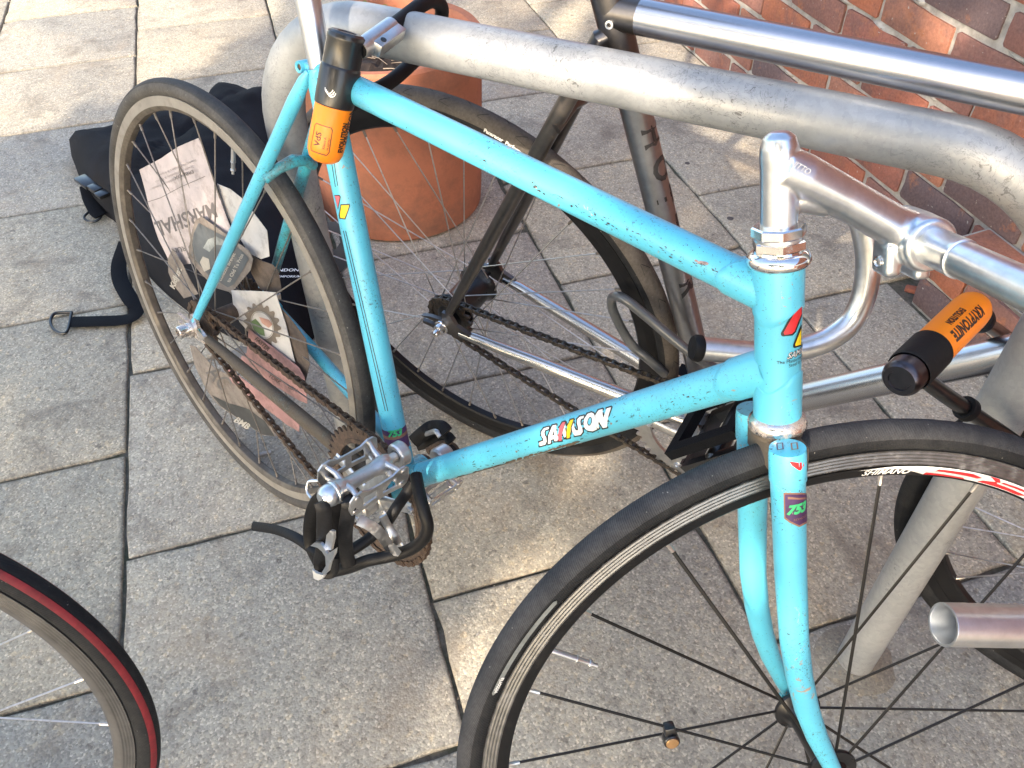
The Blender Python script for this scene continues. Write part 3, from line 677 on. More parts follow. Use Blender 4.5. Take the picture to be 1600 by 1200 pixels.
def chain(parent, y, C1, r1, C2, r2, m, sag=.004, y2=None):
    """closed loop round the rear sprocket C1 and chainring C2 (x, z)"""
    y2 = y if y2 is None else y2
    lm = link_meshes()
    for me in lm: me.materials.append(m)
    C1 = V((C1[0], 0, C1[1])); C2 = V((C2[0], 0, C2[1])); D = C2 - C1; L = D.length; d = D / L; nrm = V((-d.z, 0, d.x)); be = math.asin((r2 - r1) / L)
    pts = []
    def circ_(C, r, a0, a1, k):
        for i in range(k + 1):
            a = a0 + (a1 - a0) * i / k; pts.append(C + d * (r * cos(a)) + nrm * (r * sin(a)))
    ta = pi / 2 + be
    circ_(C1, r1, 2 * pi - ta, ta, 30)      # round the back of the sprocket
    top0 = pts[-1]; topn = C2 + d * (r2 * cos(ta)) + nrm * (r2 * sin(ta))
    for i in range(1, 30):
        t = i / 30; pts.append(top0.lerp(topn, t) + V((0, 0, -sag * 4 * t * (1 - t) * .4)))
    circ_(C2, r2, ta, -ta, 60)
    b0 = pts[-1]; bn = pts[0]
    for i in range(1, 30):
        t = i / 30; pts.append(b0.lerp(bn, t) + V((0, 0, -sag * 4 * t * (1 - t))))
    pts.append(pts[0]); cum = [0]
    for a, b in zip(pts, pts[1:]): cum.append(cum[-1] + (b - a).length)
    n = 2 * round(cum[-1] / .0127 / 2); st = cum[-1] / n; pos = []; j = 0
    for i in range(n + 1):
        s = min(i * st, cum[-1] - 1e-9)
        while cum[j + 1] < s: j += 1
        t = (s - cum[j]) / (cum[j + 1] - cum[j]); pos.append(pts[j].lerp(pts[j + 1], t))
    mb = MB()
    def yof(p):
        t = max(0, min(1, (p - C1).dot(d) / L)); return y + (y2 - y) * t
    for p in pos[:-1]: mb.lathe(p + Y3 * (yof(p) - .002), Y3, [(.0001, 0), (.0030, .0001), (.0030, .004), (.0001, .0041)], 6)
    ch = mb.build('chain', m, parent)
    for i in range(n):
        a, b = pos[i], pos[i + 1]; c = (a + b) / 2 + Y3 * yof(a); x = (b - a).normalized(); z = x.cross(Y3)
        o = link('chain_link', lm[i % 2], None, ch)
        o.matrix_local = Matrix(((x.x, 0, z.x, c.x), (x.y, 1, z.y, c.y), (x.z, 0, z.z, c.z), (0, 0, 0, 1)))
def toothed(parent, name, C, rp, nt, y, m, inner, th=.0032, A=Y3):
    mb = MB(); outer = []
    for i in range(nt * 6):
        a = 2 * pi * i / (nt * 6); k = i % 6; outer.append(((rp + (.0042, .0030, -.0028, -.0040, -.0028, .0030)[k]) * cos(a), (rp + (.0042, .0030, -.0028, -.0040, -.0028, .0030)[k]) * sin(a)))
    plate_h(mb, V((C[0], y, C[1])), X3, Z3, [outer, circle_pts(inner, 60)], th)
    mb.lathe(V((C[0], y, C[1])), Y3, [(inner, -th * .75), (inner + .006, -th * .75), (inner + .006, th * .75), (inner, th * .75)], 72, True)
    return mb.build(name, m, parent, True, 30)
def crank_arm(parent, C, E, y0, y1, m, r0=.0125, r1=.0105):
    C = V(C); E = V(E); D = (E - C).normalized(); mb = MB()
    n = 10; pts = [C.lerp(E, i / n) for i in range(n + 1)]
    for i, p in enumerate(pts): p.y = y0 + (y1 - y0) * (i / n) ** .8
    mb.tube([pts[0] - D * .012] + pts + [pts[-1] + D * .010], [r0 * .6] + [r0 + (r1 - r0) * i / n for i in range(n + 1)] + [r1 * .55], 20, ell=(Y3, .55))
    mb.lathe(pts[0] - Y3 * .011, Y3, [(.0001, 0), (.013, 0), (.0155, .003), (.0155, .019), (.013, .022), (.0001, .022)], 30)
    mb.lathe(pts[-1] - Y3 * .0065, Y3, [(.0075, .001), (.0125, 0), (.014, .002), (.014, .011), (.0125, .013), (.0075, .012)], 30, True)
    return mb.build('crank_arm', m, parent)
def chainset(parent, C, R_, nt, y, ang, yarm, yend, L, m_ring, m_arm, m_bolt, narm=5, inner=.074, a0=0):
    ring = toothed(parent, 'chainring', C, R_, nt, y, m_ring, inner)
    mb = MB(); mb.lathe(V((C[0], y - .010, C[1])), Y3, [(.0001, 0), (.017, 0), (.021, .004), (.021, .014), (.0001, .014)], 36)
    for k in range(narm):
        a = radians(a0) + 2 * pi * k / narm; d = X3 * cos(a) + Z3 * sin(a); P = V((C[0], y, C[1]))
        mb.tube([P + d * .012 - Y3 * .005, P + d * .04 - Y3 * .004, P + d * .064 - Y3 * .0025, P + d * (inner + .004) - Y3 * .002], [.0105, .0085, .0080, .0085], 14, ell=(Y3, .38))
    mb.build('spider', m_arm, ring)
    for k in range(narm):
        a = radians(a0) + 2 * pi * k / narm; d = X3 * cos(a) + Z3 * sin(a); P = V((C[0], y, C[1])) + d * (inner + .0005) - Y3 * .0075
        mb = MB(); mb.lathe(P, Y3, [(.0001, .0015), (.0022, .0015), (.0022, 0), (.0048, 0), (.0052, .001), (.0052, .009), (.0001, .009)], 14); mb.build('chainring_bolt', m_bolt, ring)
    E = V((C[0] + L * cos(ang), 0, C[1] + L * sin(ang))); c = V((C[0], 0, C[1]))
    crank_arm(parent, c, E, -yarm, -yend, m_arm); E2 = c * 2 - E; crank_arm(parent, c, E2, yarm, yend, m_arm)
    return E, E2
def saddle_free(): pass
def tubepart(name, pts, rad, m, parent, n=28, ell=None, caps=True):
    mb = MB(); mb.tube(pts, rad, n, caps, ell); return mb.build(name, m, parent)
def cyl(u, v, P0, P1, r):
    """where the sight line through a pixel meets a tube (world space)"""
    D = (P1 - P0).normalized(); d = ray(u, v); o = CAMP - P0; d1 = d - D * d.dot(D); o1 = o - D * o.dot(D)
    a, b, c = d1.dot(d1), 2 * d1.dot(o1), o1.dot(o1) - r * r; q = b * b - 4 * a * c
    t = (-b - sqrt(max(q, 0))) / (2 * a); p = CAMP + d * t
    ax = P0 + D * (p - P0).dot(D); return ax + (p - ax).normalized() * r
def stroke(poly, w, closed=True):
    vs, fs = [], []; n = len(poly)
    for i in range(n if closed else n - 1):
        a = V((*poly[i], 0)); b = V((*poly[(i + 1) % n], 0)); d = (b - a)
        if d.length < 1e-9: continue
        d.normalize(); nn = V((-d.y, d.x, 0)) * w; m_ = max(1, int((b - a).length / (w * 3)))
        for j in range(m_):
            p, q = a.lerp(b, j / m_) - (d * w * .7 if j == 0 else d * 0), a.lerp(b, (j + 1) / m_) + (d * w * .7 if j == m_ - 1 else d * 0); k = len(vs)
            vs += [(p - nn)[:2], (q - nn)[:2], (q + nn)[:2], (p + nn)[:2]]; fs.append((k, k + 1, k + 2, k + 3))
    return vs, fs
# ------------------------------------------------------------------ turquoise bicycle
LE, BP = -.146519, -.011972
def rotx(a): return Matrix(((1, 0, 0), (0, cos(a), -sin(a)), (0, sin(a), cos(a))))
def roty(a): return Matrix(((cos(a), 0, sin(a)), (0, 1, 0), (-sin(a), 0, cos(a))))
def rotz(a): return Matrix(((cos(a), -sin(a), 0), (sin(a), cos(a), 0), (0, 0, 1)))
M1 = (rotx(LE) @ roty(BP)).to_4x4(); M1i = M1.inverted()
b1 = empty('bicycle', 'turquoise steel track bicycle with silver drop bars and cards in its rear spokes', 'bicycle', M1)
def L1(p): return M1i @ V(p)
def P1(u, v, y=0.0):
    """point of the turquoise bicycle's own space at side distance y seen at a pixel"""
    return L1(hit(u, v, M1 @ V((0, y, 0)), (M1.to_3x3() @ Y3)))
RA = V((0, 0, .334)); BB = V((.39882, 0, .28213)); US = V((-cos(1.30573), 0, sin(1.30573))); ST = BB + US * .50154
UH = V((-cos(1.26952), 0, sin(1.26952))); HT = V((.78651, 0, .77721)); HB = HT - UH * .11788
SS = .90239; FX = V((sin(1.26952), 0, cos(1.26952))); SF = FX * cos(SS) + Y3 * sin(SS); SY = Y3 * cos(SS) - FX * sin(SS)
FA = HB - UH * .35281 + SF * .03782; SCP = HT + UH * .07373; HC = SCP + (SF * sin(2.19775) + UH * cos(2.19775)) * .12106
CAML = L1(CAMP)
# main tubes
DT1 = HB + UH * .0411; TT1 = HT - UH * .0226; TT0 = ST - US * .0047
seat_t = tubepart('seat_tube', [BB, ST - US * .0], .0150, M_TURQ, b1, 36)
top_t = tubepart('top_tube', [TT0.lerp(TT1, .01), TT1], .0139, M_TURQ, b1, 36)
down_t = tubepart('down_tube', [BB, DT1], .0152, M_TURQ, b1, 36)
mb = MB(); mb.lathe(HB - UH * 0, UH, [(.0155, 0), (.0172, .0), (.0175, .003), (.0168, .006), (.0163, .010), (.0163, .112), (.0168, .1135), (.0172, .1165), (.0165, .1179)], 44); head_t = mb.build('head_tube', M_TURQ, b1, True, 25)
# lugs
def lug(P, D, r, l, a=0.0025, tip=.010, n=40, ref=None):
    P = V(P); D = V(D).normalized(); mb = MB(); x = ref or (CAML - P); x = (x - D * x.dot(D)).normalized(); y = D.cross(x); vs = []; fs = []
    rows = [(r, 0), (r, .85), (r, .96), (r - .0009, 1.0), (r - .0016, 1.0)]
    for rr, t in rows:
        for k in range(n):
            an = 2 * pi * k / n; ll = l + tip * (abs(cos(an)) ** 1.6) - tip * .5; vs.append(P + D * (ll * t) + (x * cos(an) + y * sin(an)) * rr)
    for i in range(len(rows) - 1): fs += [(i * n + k, i * n + (k + 1) % n, (i + 1) * n + (k + 1) % n, (i + 1) * n + k) for k in range(n)]
    mb.add(vs, fs); return mb
def addlug(*a, m=M_TURQ, par=None, **k): return lug(*a, **k).build('lug', m, par or b1)
dd = (DT1 - BB).normalized(); td = (TT1 - TT0).normalized(); sn = V((0, 1, 0))
addlug(DT1 + dd * -.004, -dd, .0167, .040, ref=Y3); addlug(TT1 + td * -.004, -td, .0154, .034, ref=Y3)
addlug(TT0 + td * .004, td, .0153, .034, ref=Y3); addlug(ST + US * .001, -US, .0168, .046, ref=Y3)
addlug(HB + UH * .0, UH, .0174, .034, ref=X3, tip=.014); addlug(HT, -UH, .0176, .034, ref=Y3, tip=.012)
mb = MB(); mb.lathe(BB - Y3 * .0345, Y3, [(.0165, .0), (.0195, .0), (.0195, .069), (.0165, .069)], 40, True); mb.build('bottom_bracket_shell', M_TURQD, b1)
mb = MB(); mb.lathe(BB - Y3 * .041, Y3, [(.008, 0), (.016, 0), (.0172, .002), (.0172, .007)], 30); mb.lathe(BB + Y3 * .041, -Y3, [(.008, 0), (.016, 0), (.0172, .002), (.0172, .007)], 30); mb.build('bearing_cup', M_BLACK, b1)
addlug(BB + US * .004, US, .0165, .046, ref=Y3); addlug(BB + dd * .004, dd, .0167, .050, ref=Y3, m=M_TURQD)
# stays, dropouts, bridge
for s in (-1, 1):
    top = ST + V((-.006, s * .0175, -.010)); bot = V((.012, s * .0605, .352)); k = top.lerp(bot, .05)
    tubepart('seat_stay', [top + (top - bot).normalized() * .012, top, top.lerp(bot, .06), top.lerp(bot, .7), bot], [.0025, .0062, .0080, .0076, .0055], M_TURQ if s < 0 else M_TURQD, b1, 20)
    c0 = V((.030, s * .060, .3345)); c1 = BB + V((-.030, s * .0285, .003))
    tubepart('chain_stay', [c0 - V((.012, 0, -.001)), c0 + (c1 - c0) * .04, c0.lerp(c1, .3), c0.lerp(c1, .6), c0.lerp(c1, .85), BB + V((-.008, s * .022, 0))], [.0045, .0068, .0088, .0108, .0112, .0100], M_GRIME if s < 0 else M_TURQ, b1, 22, ell=(Y3, [1, 1, 1, .85, .8, .95]))
    mb = MB(); y = s * .0625
    plate_h(mb, (0, y, .334), X3, Z3, [[(-.034, .0085), (-.034, .0045), (.002, .0045), (.007, .0), (.002, -.0045), (-.034, -.0045), (-.034, -.0105), (-.006, -.0125), (.010, -.012), (.026, -.010), (.040, -.006), (.040, .006), (.024, .012), (.022, .028), (.008, .028), (.004, .013), (-.010, .0095)]], .0052)
    mb.build('dropout', M_CHRRUST if s < 0 else M_TURQD, b1, True, 30)
    mb = MB(); mb.lathe((0, s * .0655, .334), Y3 * s, [(.0045, 0), (.0135, 0), (.0135, .003), (.0095, .0035), (.0095, .0175), (.0085, .0185), (.0052, .0185), (.0050, .012), (.0001, .012)], 6 if s > 0 else 28); mb.build('axle_nut', M_CHRRUST, b1, True, 30)
mb = MB(); mb.tube([V((.192, -.033, .628)), V((.2005, -.018, .640)), V((.2025, 0, .645)), V((.2005, .018, .640)), V((.192, .033, .628))], [.0065, .0062, .0075, .0062, .0065], 18); mb.build('brake_bridge', M_TURQD, b1)
# seat binder
mb = MB(); bc = ST + V((-.0195, 0, -.008)) + US * .006
mb.lathe(bc - Y3 * .0135, Y3, [(.0032, .001), (.0058, 0), (.0062, .0015), (.0062, .0255), (.0058, .027), (.0032, .026)], 20); mb.box(bc + V((.008, 0, 0)), X3, Y3, Z3, .014, .020, .010, .002); mb.build('seat_binder', M_TURQ, b1)
mb = MB(); mb.lathe(bc - Y3 * .0125, Y3, [(.0001, .002), (.003, .001), (.0033, .003), (.0001, .004)], 12); mb.build('binder_bolt', M_RUST, b1)
mb = MB(); mb.lathe(ST - US * .02, US, [(.0126, 0), (.0126, .0235), (.0126, .30)], 40); mb.build('seat_post', M_ALU, b1)
# saddle (above the frame of the picture)
mb = MB(); sc_ = ST + US * .272; prof = [(-.13, .066, .0), (-.09, .070, .004), (-.03, .048, .0), (.03, .024, -.004), (.09, .017, -.002), (.135, .014, .0), (.145, .004, -.006)]; vs = []; fs = []; nn_ = 12
for x_, w_, z_ in prof:
    for k in range(nn_): a = 2 * pi * k / nn_; vs.append(sc_ + V((x_, w_ * cos(a), z_ + .012 + (.016 if sin(a) > 0 else .022) * sin(a))))
for i in range(len(prof) - 1): fs += [(i * nn_ + k, i * nn_ + (k + 1) % nn_, (i + 1) * nn_ + (k + 1) % nn_, (i + 1) * nn_ + k) for k in range(nn_)]
mb.add(vs, fs + [tuple(range(nn_)), tuple(reversed(range(len(vs) - nn_, len(vs))))]); mb.build('saddle', M_LEATH, b1)
# headset
mb = MB(); mb.lathe(HT, UH, [(.0165, 0), (.0185, .0003), (.0208, .0018), (.0218, .0045), (.0214, .0072), (.0192, .0100), (.0168, .0108), (.0162, .0125)], 48); mb.build('headset_cup', M_CHROME, b1, True, 50)
def hexnut(P, D, r, h, ch, m, n=6, name='lock_nut', par=None, inner=.0118):
    mb = MB(); mb.lathe(P, D, [(inner, 0), (r * .93, 0), (r, ch), (r, h - ch), (r * .93, h), (inner, h)], n, True, ref=CAML - V(P) + X3 * .12); return mb.build(name, m, par or b1, True, 20)
hexnut(HT + UH * .0122, UH, .0184, .0068, .0008, M_CHROME)
mb = MB(); mb.lathe(HT + UH * .019, UH, [(.0118, 0), (.0163, 0), (.0163, .0022), (.0118, .0022)], 40, True); mb.build('washer', M_ALU, b1, True, 30)
hexnut(HT + UH * .0212, UH, .0182, .0075, .001, M_CHROME, 8)
mb = MB(); mb.lathe(HB + UH * .0015, -UH, [(.0165, -.001), (.0182, 0), (.0205, .002), (.0216, .005), (.0214, .0085), (.0190, .0118), (.0150, .0126)], 48); mb.build('headset_cup', M_CHRRUST, b1, True, 50)
# fork
cr = HB - UH * .0118
mb = MB()
mb.box(cr - UH * .0125 - SF * .001, SY, SF, UH, .060, .027, .025, .004)
mb.lathe(cr + UH * .004, -UH, [(.0150, 0), (.0185, .002), (.0185, .006), (.014, .009)], 32)
crown = mb.build('fork_crown', paint_mat('rusty crown', (0.10, 0.12, 0.10), 1.0), b1)
for s in (-1, 1):
    def bp(t, F_, yy): return HB - UH * t + SF * F_ + SY * (s * yy)
    ks = [(.0085, -.006, .0315), (.014, -.006, .0315), (.034, -.006, .0325), (.0342, -.006, .0325), (.06, -.0056, .034), (.12, -.0048, .0375), (.18, -.003, .0415), (.22, .001, .0435), (.256, .0072, .0455), (.29, .0160, .0475), (.3275, .0290, .0492), (.347, .0365, .050)]
    rr = [.0128, .0134, .0134, .0126, .0125, .0122, .0117, .0110, .0103, .0092, .0076, .0062]
    pts = [bp(*q) for q in ks]
    mb = MB(); mb.tube(pts, rr, 30, True, ell=(SY, [1, 1, 1, 1, .98, .92, .86, .86, .86, .88, .92, .95]), up=SY)
    bl = mb.build('fork_blade', M_TURQ, b1, True, 28)
    if s < 0: blN = pts; nearblade = bl
    mb = MB(); plate_h(mb, FA + SY * (s * .051), SF, UH, [[(-.010, -.011), (-.0045, -.012), (-.0045, -.002), (0, .0045), (.0045, -.002), (.0045, -.012), (.010, -.010), (.0105, .004), (.004, .016), (-.004, .017), (-.0105, .004)]], .005); mb.build('fork_end', M_TURQD, b1)
    mb = MB(); mb.lathe(FA + SY * (s * .0535), SY * s, [(.003, 0), (.0085, 0), (.0085, .006), (.006, .008), (.0001, .008)], 24); mb.build('skewer_nut', M_ALUM, b1)
# stem (one casting)
mb = MB()
mb.lathe(HT + UH * .02, UH, [(.0001, 0), (.0122, 0), (.0122, .045), (.0126, .0535), (.0123, .060), (.0102, .0665), (.0056, .0698), (.0001, .0704)], 40)
e0 = HT + UH * .0715; ext = (HC - e0)
mb.tube([e0 - UH * .004, e0 + ext * .16 - UH * .002, e0 + ext * .45, e0 + ext * .8, HC - ext * .02], [.0150, .0152, .0136, .0138, .0170], 30)
pn = (ext - UH * ext.dot(UH)).normalized()
mb.tube([HT + UH * .034 + pn * .0070, HT + UH * .042 + pn * .0105, HT + UH * .0445 + pn * .0150, HT + UH * .0405 + pn * .0235, HT + UH * .034 + pn * .034], [.0052, .0078, .0092, .0088, .0060], 20, ell=(SY, 1.0))
mb.lathe(HC - SY * .021, SY, [(.0001, 0), (.0172, 0), (.0186, .002), (.0192, .021), (.0186, .040), (.0172, .042), (.0001, .042)], 40)
mb.box(HC - SF * .0195 - UH * .0100, SF, UH, SY, .013, .026, .022, .004); mb.box(HC + SF * .0005 - UH * .0155, SF, UH, SY, .012, .024, .026, .003)
stem = mb.build('stem', M_ALU, b1); remesh(stem, .0010, 7)
mb = MB(); mb.lathe(SCP + UH * .0142, UH, [(.0001, .0), (.0048, 0), (.0052, .0008), (.0050, .0024), (.0026, .0026), (.0024, .0008), (.0001, .0008)], 20)
stem_b = mb.build('expander_bolt', M_CHROME, stem); stem_b.location = -UH * .0160
mb = MB(); mb.lathe(HC - SF * .0262 - UH * .0125 - SY * .001, -SF, [(.0001, 0), (.0042, 0), (.0044, .0012), (.0030, .0016), (.0022, .0006), (.0001, .0006)], 16); mb.build('pinch_bolt', M_CHROME, stem)
# handlebar
half = [(0, 0, 0), (.10, 0, 0), (.145, .001, -.0003), (.170, .007, -.0015), (.185, .020, -.0055), (.1935, .036, -.0125), (.1970, .0548, -.0240), (.1972, .0690, -.0480), (.1972, .0778, -.0848), (.1972, .0765, -.1203), (.1972, .0660, -.1480), (.1972, .0470, -.1625), (.1972, .0249, -.1685), (.1974, -.0050, -.1690), (.1976, -.0345, -.1655), (.1980, -.0895, -.1501)]
hp = [HC + SY * (-a) + SF * f + UH * u for a, f, u in reversed(half)][:-1] + [HC + SY * a + SF * f + UH * u for a, f, u in half]
hs = spline(hp, 6); mb = MB(); mb.tube(hs, .0119, 32, False, up=SY)
e0_, e1_ = hs[0], hs[1]; dn = (e1_ - e0_).normalized(); mb.lathe(e0_, dn, [(.0119, 0), (.01185, -.0002), (.0106, -.0002), (.0103, .0006), (.0102, .09), (.0001, .091)], 32)
bar = mb.build('handlebar', M_BAR, b1)
mb = MB(); mb.lathe(HC - SY * .052, SY, [(.0119, -.0004), (.0131, 0), (.01315, .0035), (.01295, .004), (.01295, .100), (.01315, .1005), (.0131, .104), (.0119, .1044)], 40); mb.build('bar_sleeve', M_ALU, bar)
fe, fd = hs[-1], (hs[-1] - hs[-2]).normalized(); mb = MB(); mb.lathe(fe, fd, [(.0119, -.001), (.0132, 0), (.0136, .002), (.0132, .006), (.0115, .0085), (.0001, .009)], 28); mb.build('bar_plug', M_RUBBER, bar)
# wheels
fw = wheel(b1, FA, SF, SY, UH, R=.334, ri=.2885, n=20, radial=True, rf=.0195, yf=.035, phase=80.5, rim_m=M_RIMB, track_m=M_RIMT, spoke_m=M_SPB, nip_m=M_SPS, tread=(M_TY1, 78), side=M_TYB, sr=.0011, oval=1.5, hubm=M_HUBB, groove=True)
rw = wheel(b1, RA, X3, Y3, Z3, R=.334, ri=.2935, n=32, rf=.021, yf=.034, phase=83.4, rim_m=M_RIMG, track_m=simple('brown grey brake track', (.31, .28, .235), .5, .3, var=.2, vs=30, dirt=(.2, .17, .135), dth=.6, ds=20), spoke_m=M_SPG, nip_m=M_SPG, tread=(M_TY2, 52), side=M_TY3, hubm=M_RUST, groove=False)
# valves, magnet
def valve(par, C, F, U, ang, ri, l=.045):
    d = F * cos(ang) + U * sin(ang); P = C + d * (ri + .002); mb = MB()
    mb.lathe(P, -d, [(.003, -.002), (.003, l * .55), (.0034, l * .56), (.0026, l * .62), (.0026, l * .8), (.0034, l * .82), (.0034, l * .86), (.0016, l * .88), (.0018, l * .98), (.0001, l)], 14); mb.build('valve', M_ALUM, par)
valve(fw, FA, SF, UH, atan2(.1715, -.2333), .2885, .050); valve(rw, RA, X3, Z3, atan2(.2869, .0734), .2935, .045)
mg = FA + SF * -.1411 + UH * .0635; dm = (SF * cos(radians(152.8)) + UH * sin(radians(152.8)))
mg = mg - SY * .020; mb = MB(); mb.lathe(mg, -SY, [(.0001, -.004), (.0065, -.004), (.0072, -.002), (.0072, .005), (.0062, .006)], 20); mb.box(mg + SY * .002 + UH * .007, SF, UH, SY, .010, .014, .010, .002); mag = mb.build('spoke_magnet', M_BLACK, fw)
mb = MB(); mb.lathe(mg - SY * .0062, -SY, [(.0001, .0008), (.0052, .0006), (.0058, 0), (.0056, -.001)], 20); mb.build('magnet_face', simple('brass', (.45, .27, .13), .4, .8, var=.3), fw)
# drivetrain
ang = radians(61.75)
toothed(b1, 'sprocket', (0, .334), .0325, 16, -.0435, M_RUST, .018, .004)
toothed(b1, 'sprocket', (0, .334), .0365, 18, .0435, M_RUST, .018, .004)
mb = MB(); mb.lathe((0, -.050, .334), Y3, [(.008, 0), (.0175, .001), (.0205, .004), (.0205, .010), (.014, .013)], 30); mb.build('lock_ring', M_CHAIN, b1)
PE, PF = chainset(b1, (BB.x, BB.z), .0955, 47, -.0450, ang, .066, .0755, .168, M_RUST, M_ALUM, M_ALUM, a0=98, inner=.0755)
chain(b1, -.0435, (0, .334), .0325, (BB.x, BB.z), .0955, M_CHAIN, sag=.006, y2=-.0450)
# pedals
def pedal(P, s, m, tilt=0.0, clip=True):
    """P spindle point at crank face; s = -1 near side"""
    ca, sa = cos(tilt), sin(tilt); ex = X3 * ca + Z3 * sa; ez = -X3 * sa + Z3 * ca; ey = Y3 * (s * .90)
    mb = MB(); Q = V(P)
    mb.lathe(Q, ey, [(.0001, -.002), (.0058, -.002), (.0058, .008), (.0075, .0085), (.0098, .014), (.0104, .022), (.0086, .028), (.0078, .034), (.0078, .062), (.0088, .066), (.0108, .071), (.0112, .078)], 30)
    for yb in (.019, .075):
        for sx in (-1, 1):
            for sz in (-1, 1):
                mb.tube([Q + ey * yb + ez * (sz * .003), Q + ey * yb + ex * (sx * .014) + ez * (sz * .0075), Q + ey * (yb + (.003 if yb > .05 else -.003)) + ex * (sx * .0255) + ez * (sz * .0085)], [.0048, .0034, .0030], 10)
    o = mb.build('pedal', m, b1)
    mb = MB(); mb.lathe(Q, ey, [(.0119, .077), (.0128, .0785), (.0128, .081), (.0119, .0822), (.0122, .086), (.0108, .0925), (.0068, .0965), (.0001, .0975)], 32); mb.build('bearing_cap', M_ALU, o)
    for k in range(24):
        pass
    for sx in (-1, 1):
        top = [(.006, .0105), (.012, .0155), (.020, .0160), (.030, .0110), (.048, .0105), (.064, .0110), (.074, .0160), (.084, .0155), (.090, .0090), (.0905, -.004), (.087, -.0125), (.080, -.0165), (.073, -.0150), (.060, -.0135), (.034, -.0135), (.021, -.0150), (.014, -.0165), (.007, -.0130), (.004, -.004)]
        h1 = [(.023, .0055), (.043, .0050), (.043, -.0070), (.023, -.0085)]; h2 = [(.052, .0050), (.071, .0055), (.071, -.0085), (.052, -.0070)]
        mb = MB(); plate_h(mb, Q + ex * (sx * .0262), ey, ez, [top, h1, h2], .0020)
        for yy_, zz_ in ((.0135, .0095), (.0150, -.0095), (.080, .0095), (.082, -.0095)):
            mb.lathe(Q + ex * (sx * .0272) + ey * yy_ + ez * zz_, ex * sx, [(.0034, 0), (.0032, .0009), (.0019, .0014), (.0001, .0016)], 14)
        mb.build('cage_plate', M_ALUM, o, True, 30)
    return o
pd = pedal(V((PE.x, -.0815, PE.z)), -1, M_ALUM, radians(-6))
pf = pedal(V((PF.x, .0815, PF.z)), 1, M_ALUM, radians(-20))
VD = (CAML - V((PE.x, -.15, PE.z))).normalized()
def rib(name, pts, w, th, m, par, n=12, sp=6):
    P = spline([P1(*p) for p in pts], sp); mb = MB(); mb.tube(P, w, n, True, ell=(VD, th / w), up=Z3); return mb.build(name, m, par)
YC = -.172
# straps and toe clip hanging below the pedal
rib('toe_strap', [(540, 752, -.125), (526, 764, -.150), (508, 772, -.160), (491, 790, -.166), (484, 822, -.168), (486, 852, -.170), (498, 878, -.172)], 0.0071, .0028, M_LEATH, pd)
rib('toe_strap', [(542, 752, -.125), (540, 772, -.150), (545, 790, -.160), (540, 830, -.160), (541, 862, -.160), (546, 884, -.160)], 0.0077, .0026, M_LEATH, pd)
rib('toe_strap', [(502, 784, -.180), (506, 800, -.181), (506, 830, -.181), (504, 858, -.180), (500, 880, -.178), (508, 893, -.176), (518, 892, -.172), (519, 872, -.168)], 0.0076, .0027, M_LEATH, pd)
rib('toe_strap', [(530, 756, -.125), (524, 775, -.148), (520, 800, -.150), (522, 830, -.152), (522, 862, -.155), (523, 880, -.158)], 0.0090, .0030, M_LEATH, pd)
rib('strap_tail', [(508, 872, -.170), (485, 856, -.172), (462, 840, -.174), (432, 828, -.176), (396, 822, -.178)], 0.0058, .0028, M_LEATH, pd)
rib('toe_clip', [(646, 752, -.062), (634, 772, -.072), (620, 792, -.090), (610, 808, -.098), (597, 824, -.105), (572, 845, -.125), (545, 862, -.145), (520, 876, -.158)], 0.0066, .0058, M_LEATH, pd)
rib('toe_clip', [(650, 742, -.070), (656, 774, -.084), (663, 800, -.090), (668, 822, -.092), (662, 842, -.096), (642, 858, -.104), (610, 869, -.118), (575, 876, -.136), (545, 887, -.148), (516, 894, -.160)], 0.0069, .0062, M_LEATH, pd)
rib('clip_strip', [(560, 812, -.140), (580, 822, -.130), (596, 836, -.120), (606, 850, -.112), (614, 862, -.110)], .0062, .0010, M_ALUM, pd)
rib('clip_strip', [(598, 806, -.112), (606, 822, -.108), (616, 838, -.106), (622, 850, -.104)], .0046, .0012, M_ALUM, pd)
rib('clip_strip', [(498, 751, -.150), (482, 753, -.156), (480, 768, -.160), (486, 778, -.162)], .0015, .0010, M_ALU, pd)
mb = MB(); bpx = [(606, 852), (616, 849), (627, 862), (622, 869), (612, 868)]
vv = [P1(u, v, -.118) for u, v in bpx]; mb.add(vv + [p + VD * .002 for p in vv], [(4, 3, 2, 1, 0), (5, 6, 7, 8, 9)] + [(i, (i + 1) % 5, (i + 1) % 5 + 5, i + 5) for i in range(5)]); mb.build('clip_loop', M_ALUM, pd, False)
def ppl(name, px, y, th, m, par, holes=()):
    """small flat fitting whose outline is given by sight lines, with real thickness"""
    pts = [P1(u, v, y) for u, v in px]; n = len(pts); mb = MB()
    tri = geometry.tessellate_polygon([pts]); mb.add(pts + [p + Y3 * th for p in pts], [tuple(t) for t in tri] + [tuple(i + n for i in reversed(t)) for t in tri] + [(i, (i + 1) % n, (i + 1) % n + n, i + n) for i in range(n)])
    return mb.build(name, m, par, False)
ppl('buckle', [(510, 836), (516, 829), (521, 831), (521, 842), (517, 860), (507, 858)], -.186, .003, M_ALUM, pd)
ppl('buckle', [(485, 853), (491, 848), (500, 849), (507, 858), (511, 866), (523, 858), (522, 866), (515, 880), (512, 893), (506, 899), (503, 894), (509, 884), (508, 870), (503, 862), (496, 856)], -.189, .0035, M_ALU, pd)
ppl('strap_end', [(488, 890), (494, 896), (507, 899), (503, 905), (496, 907), (490, 904), (489, 898)], -.186, .003, simple('pale strap end', (.5, .5, .48), .4), pd)
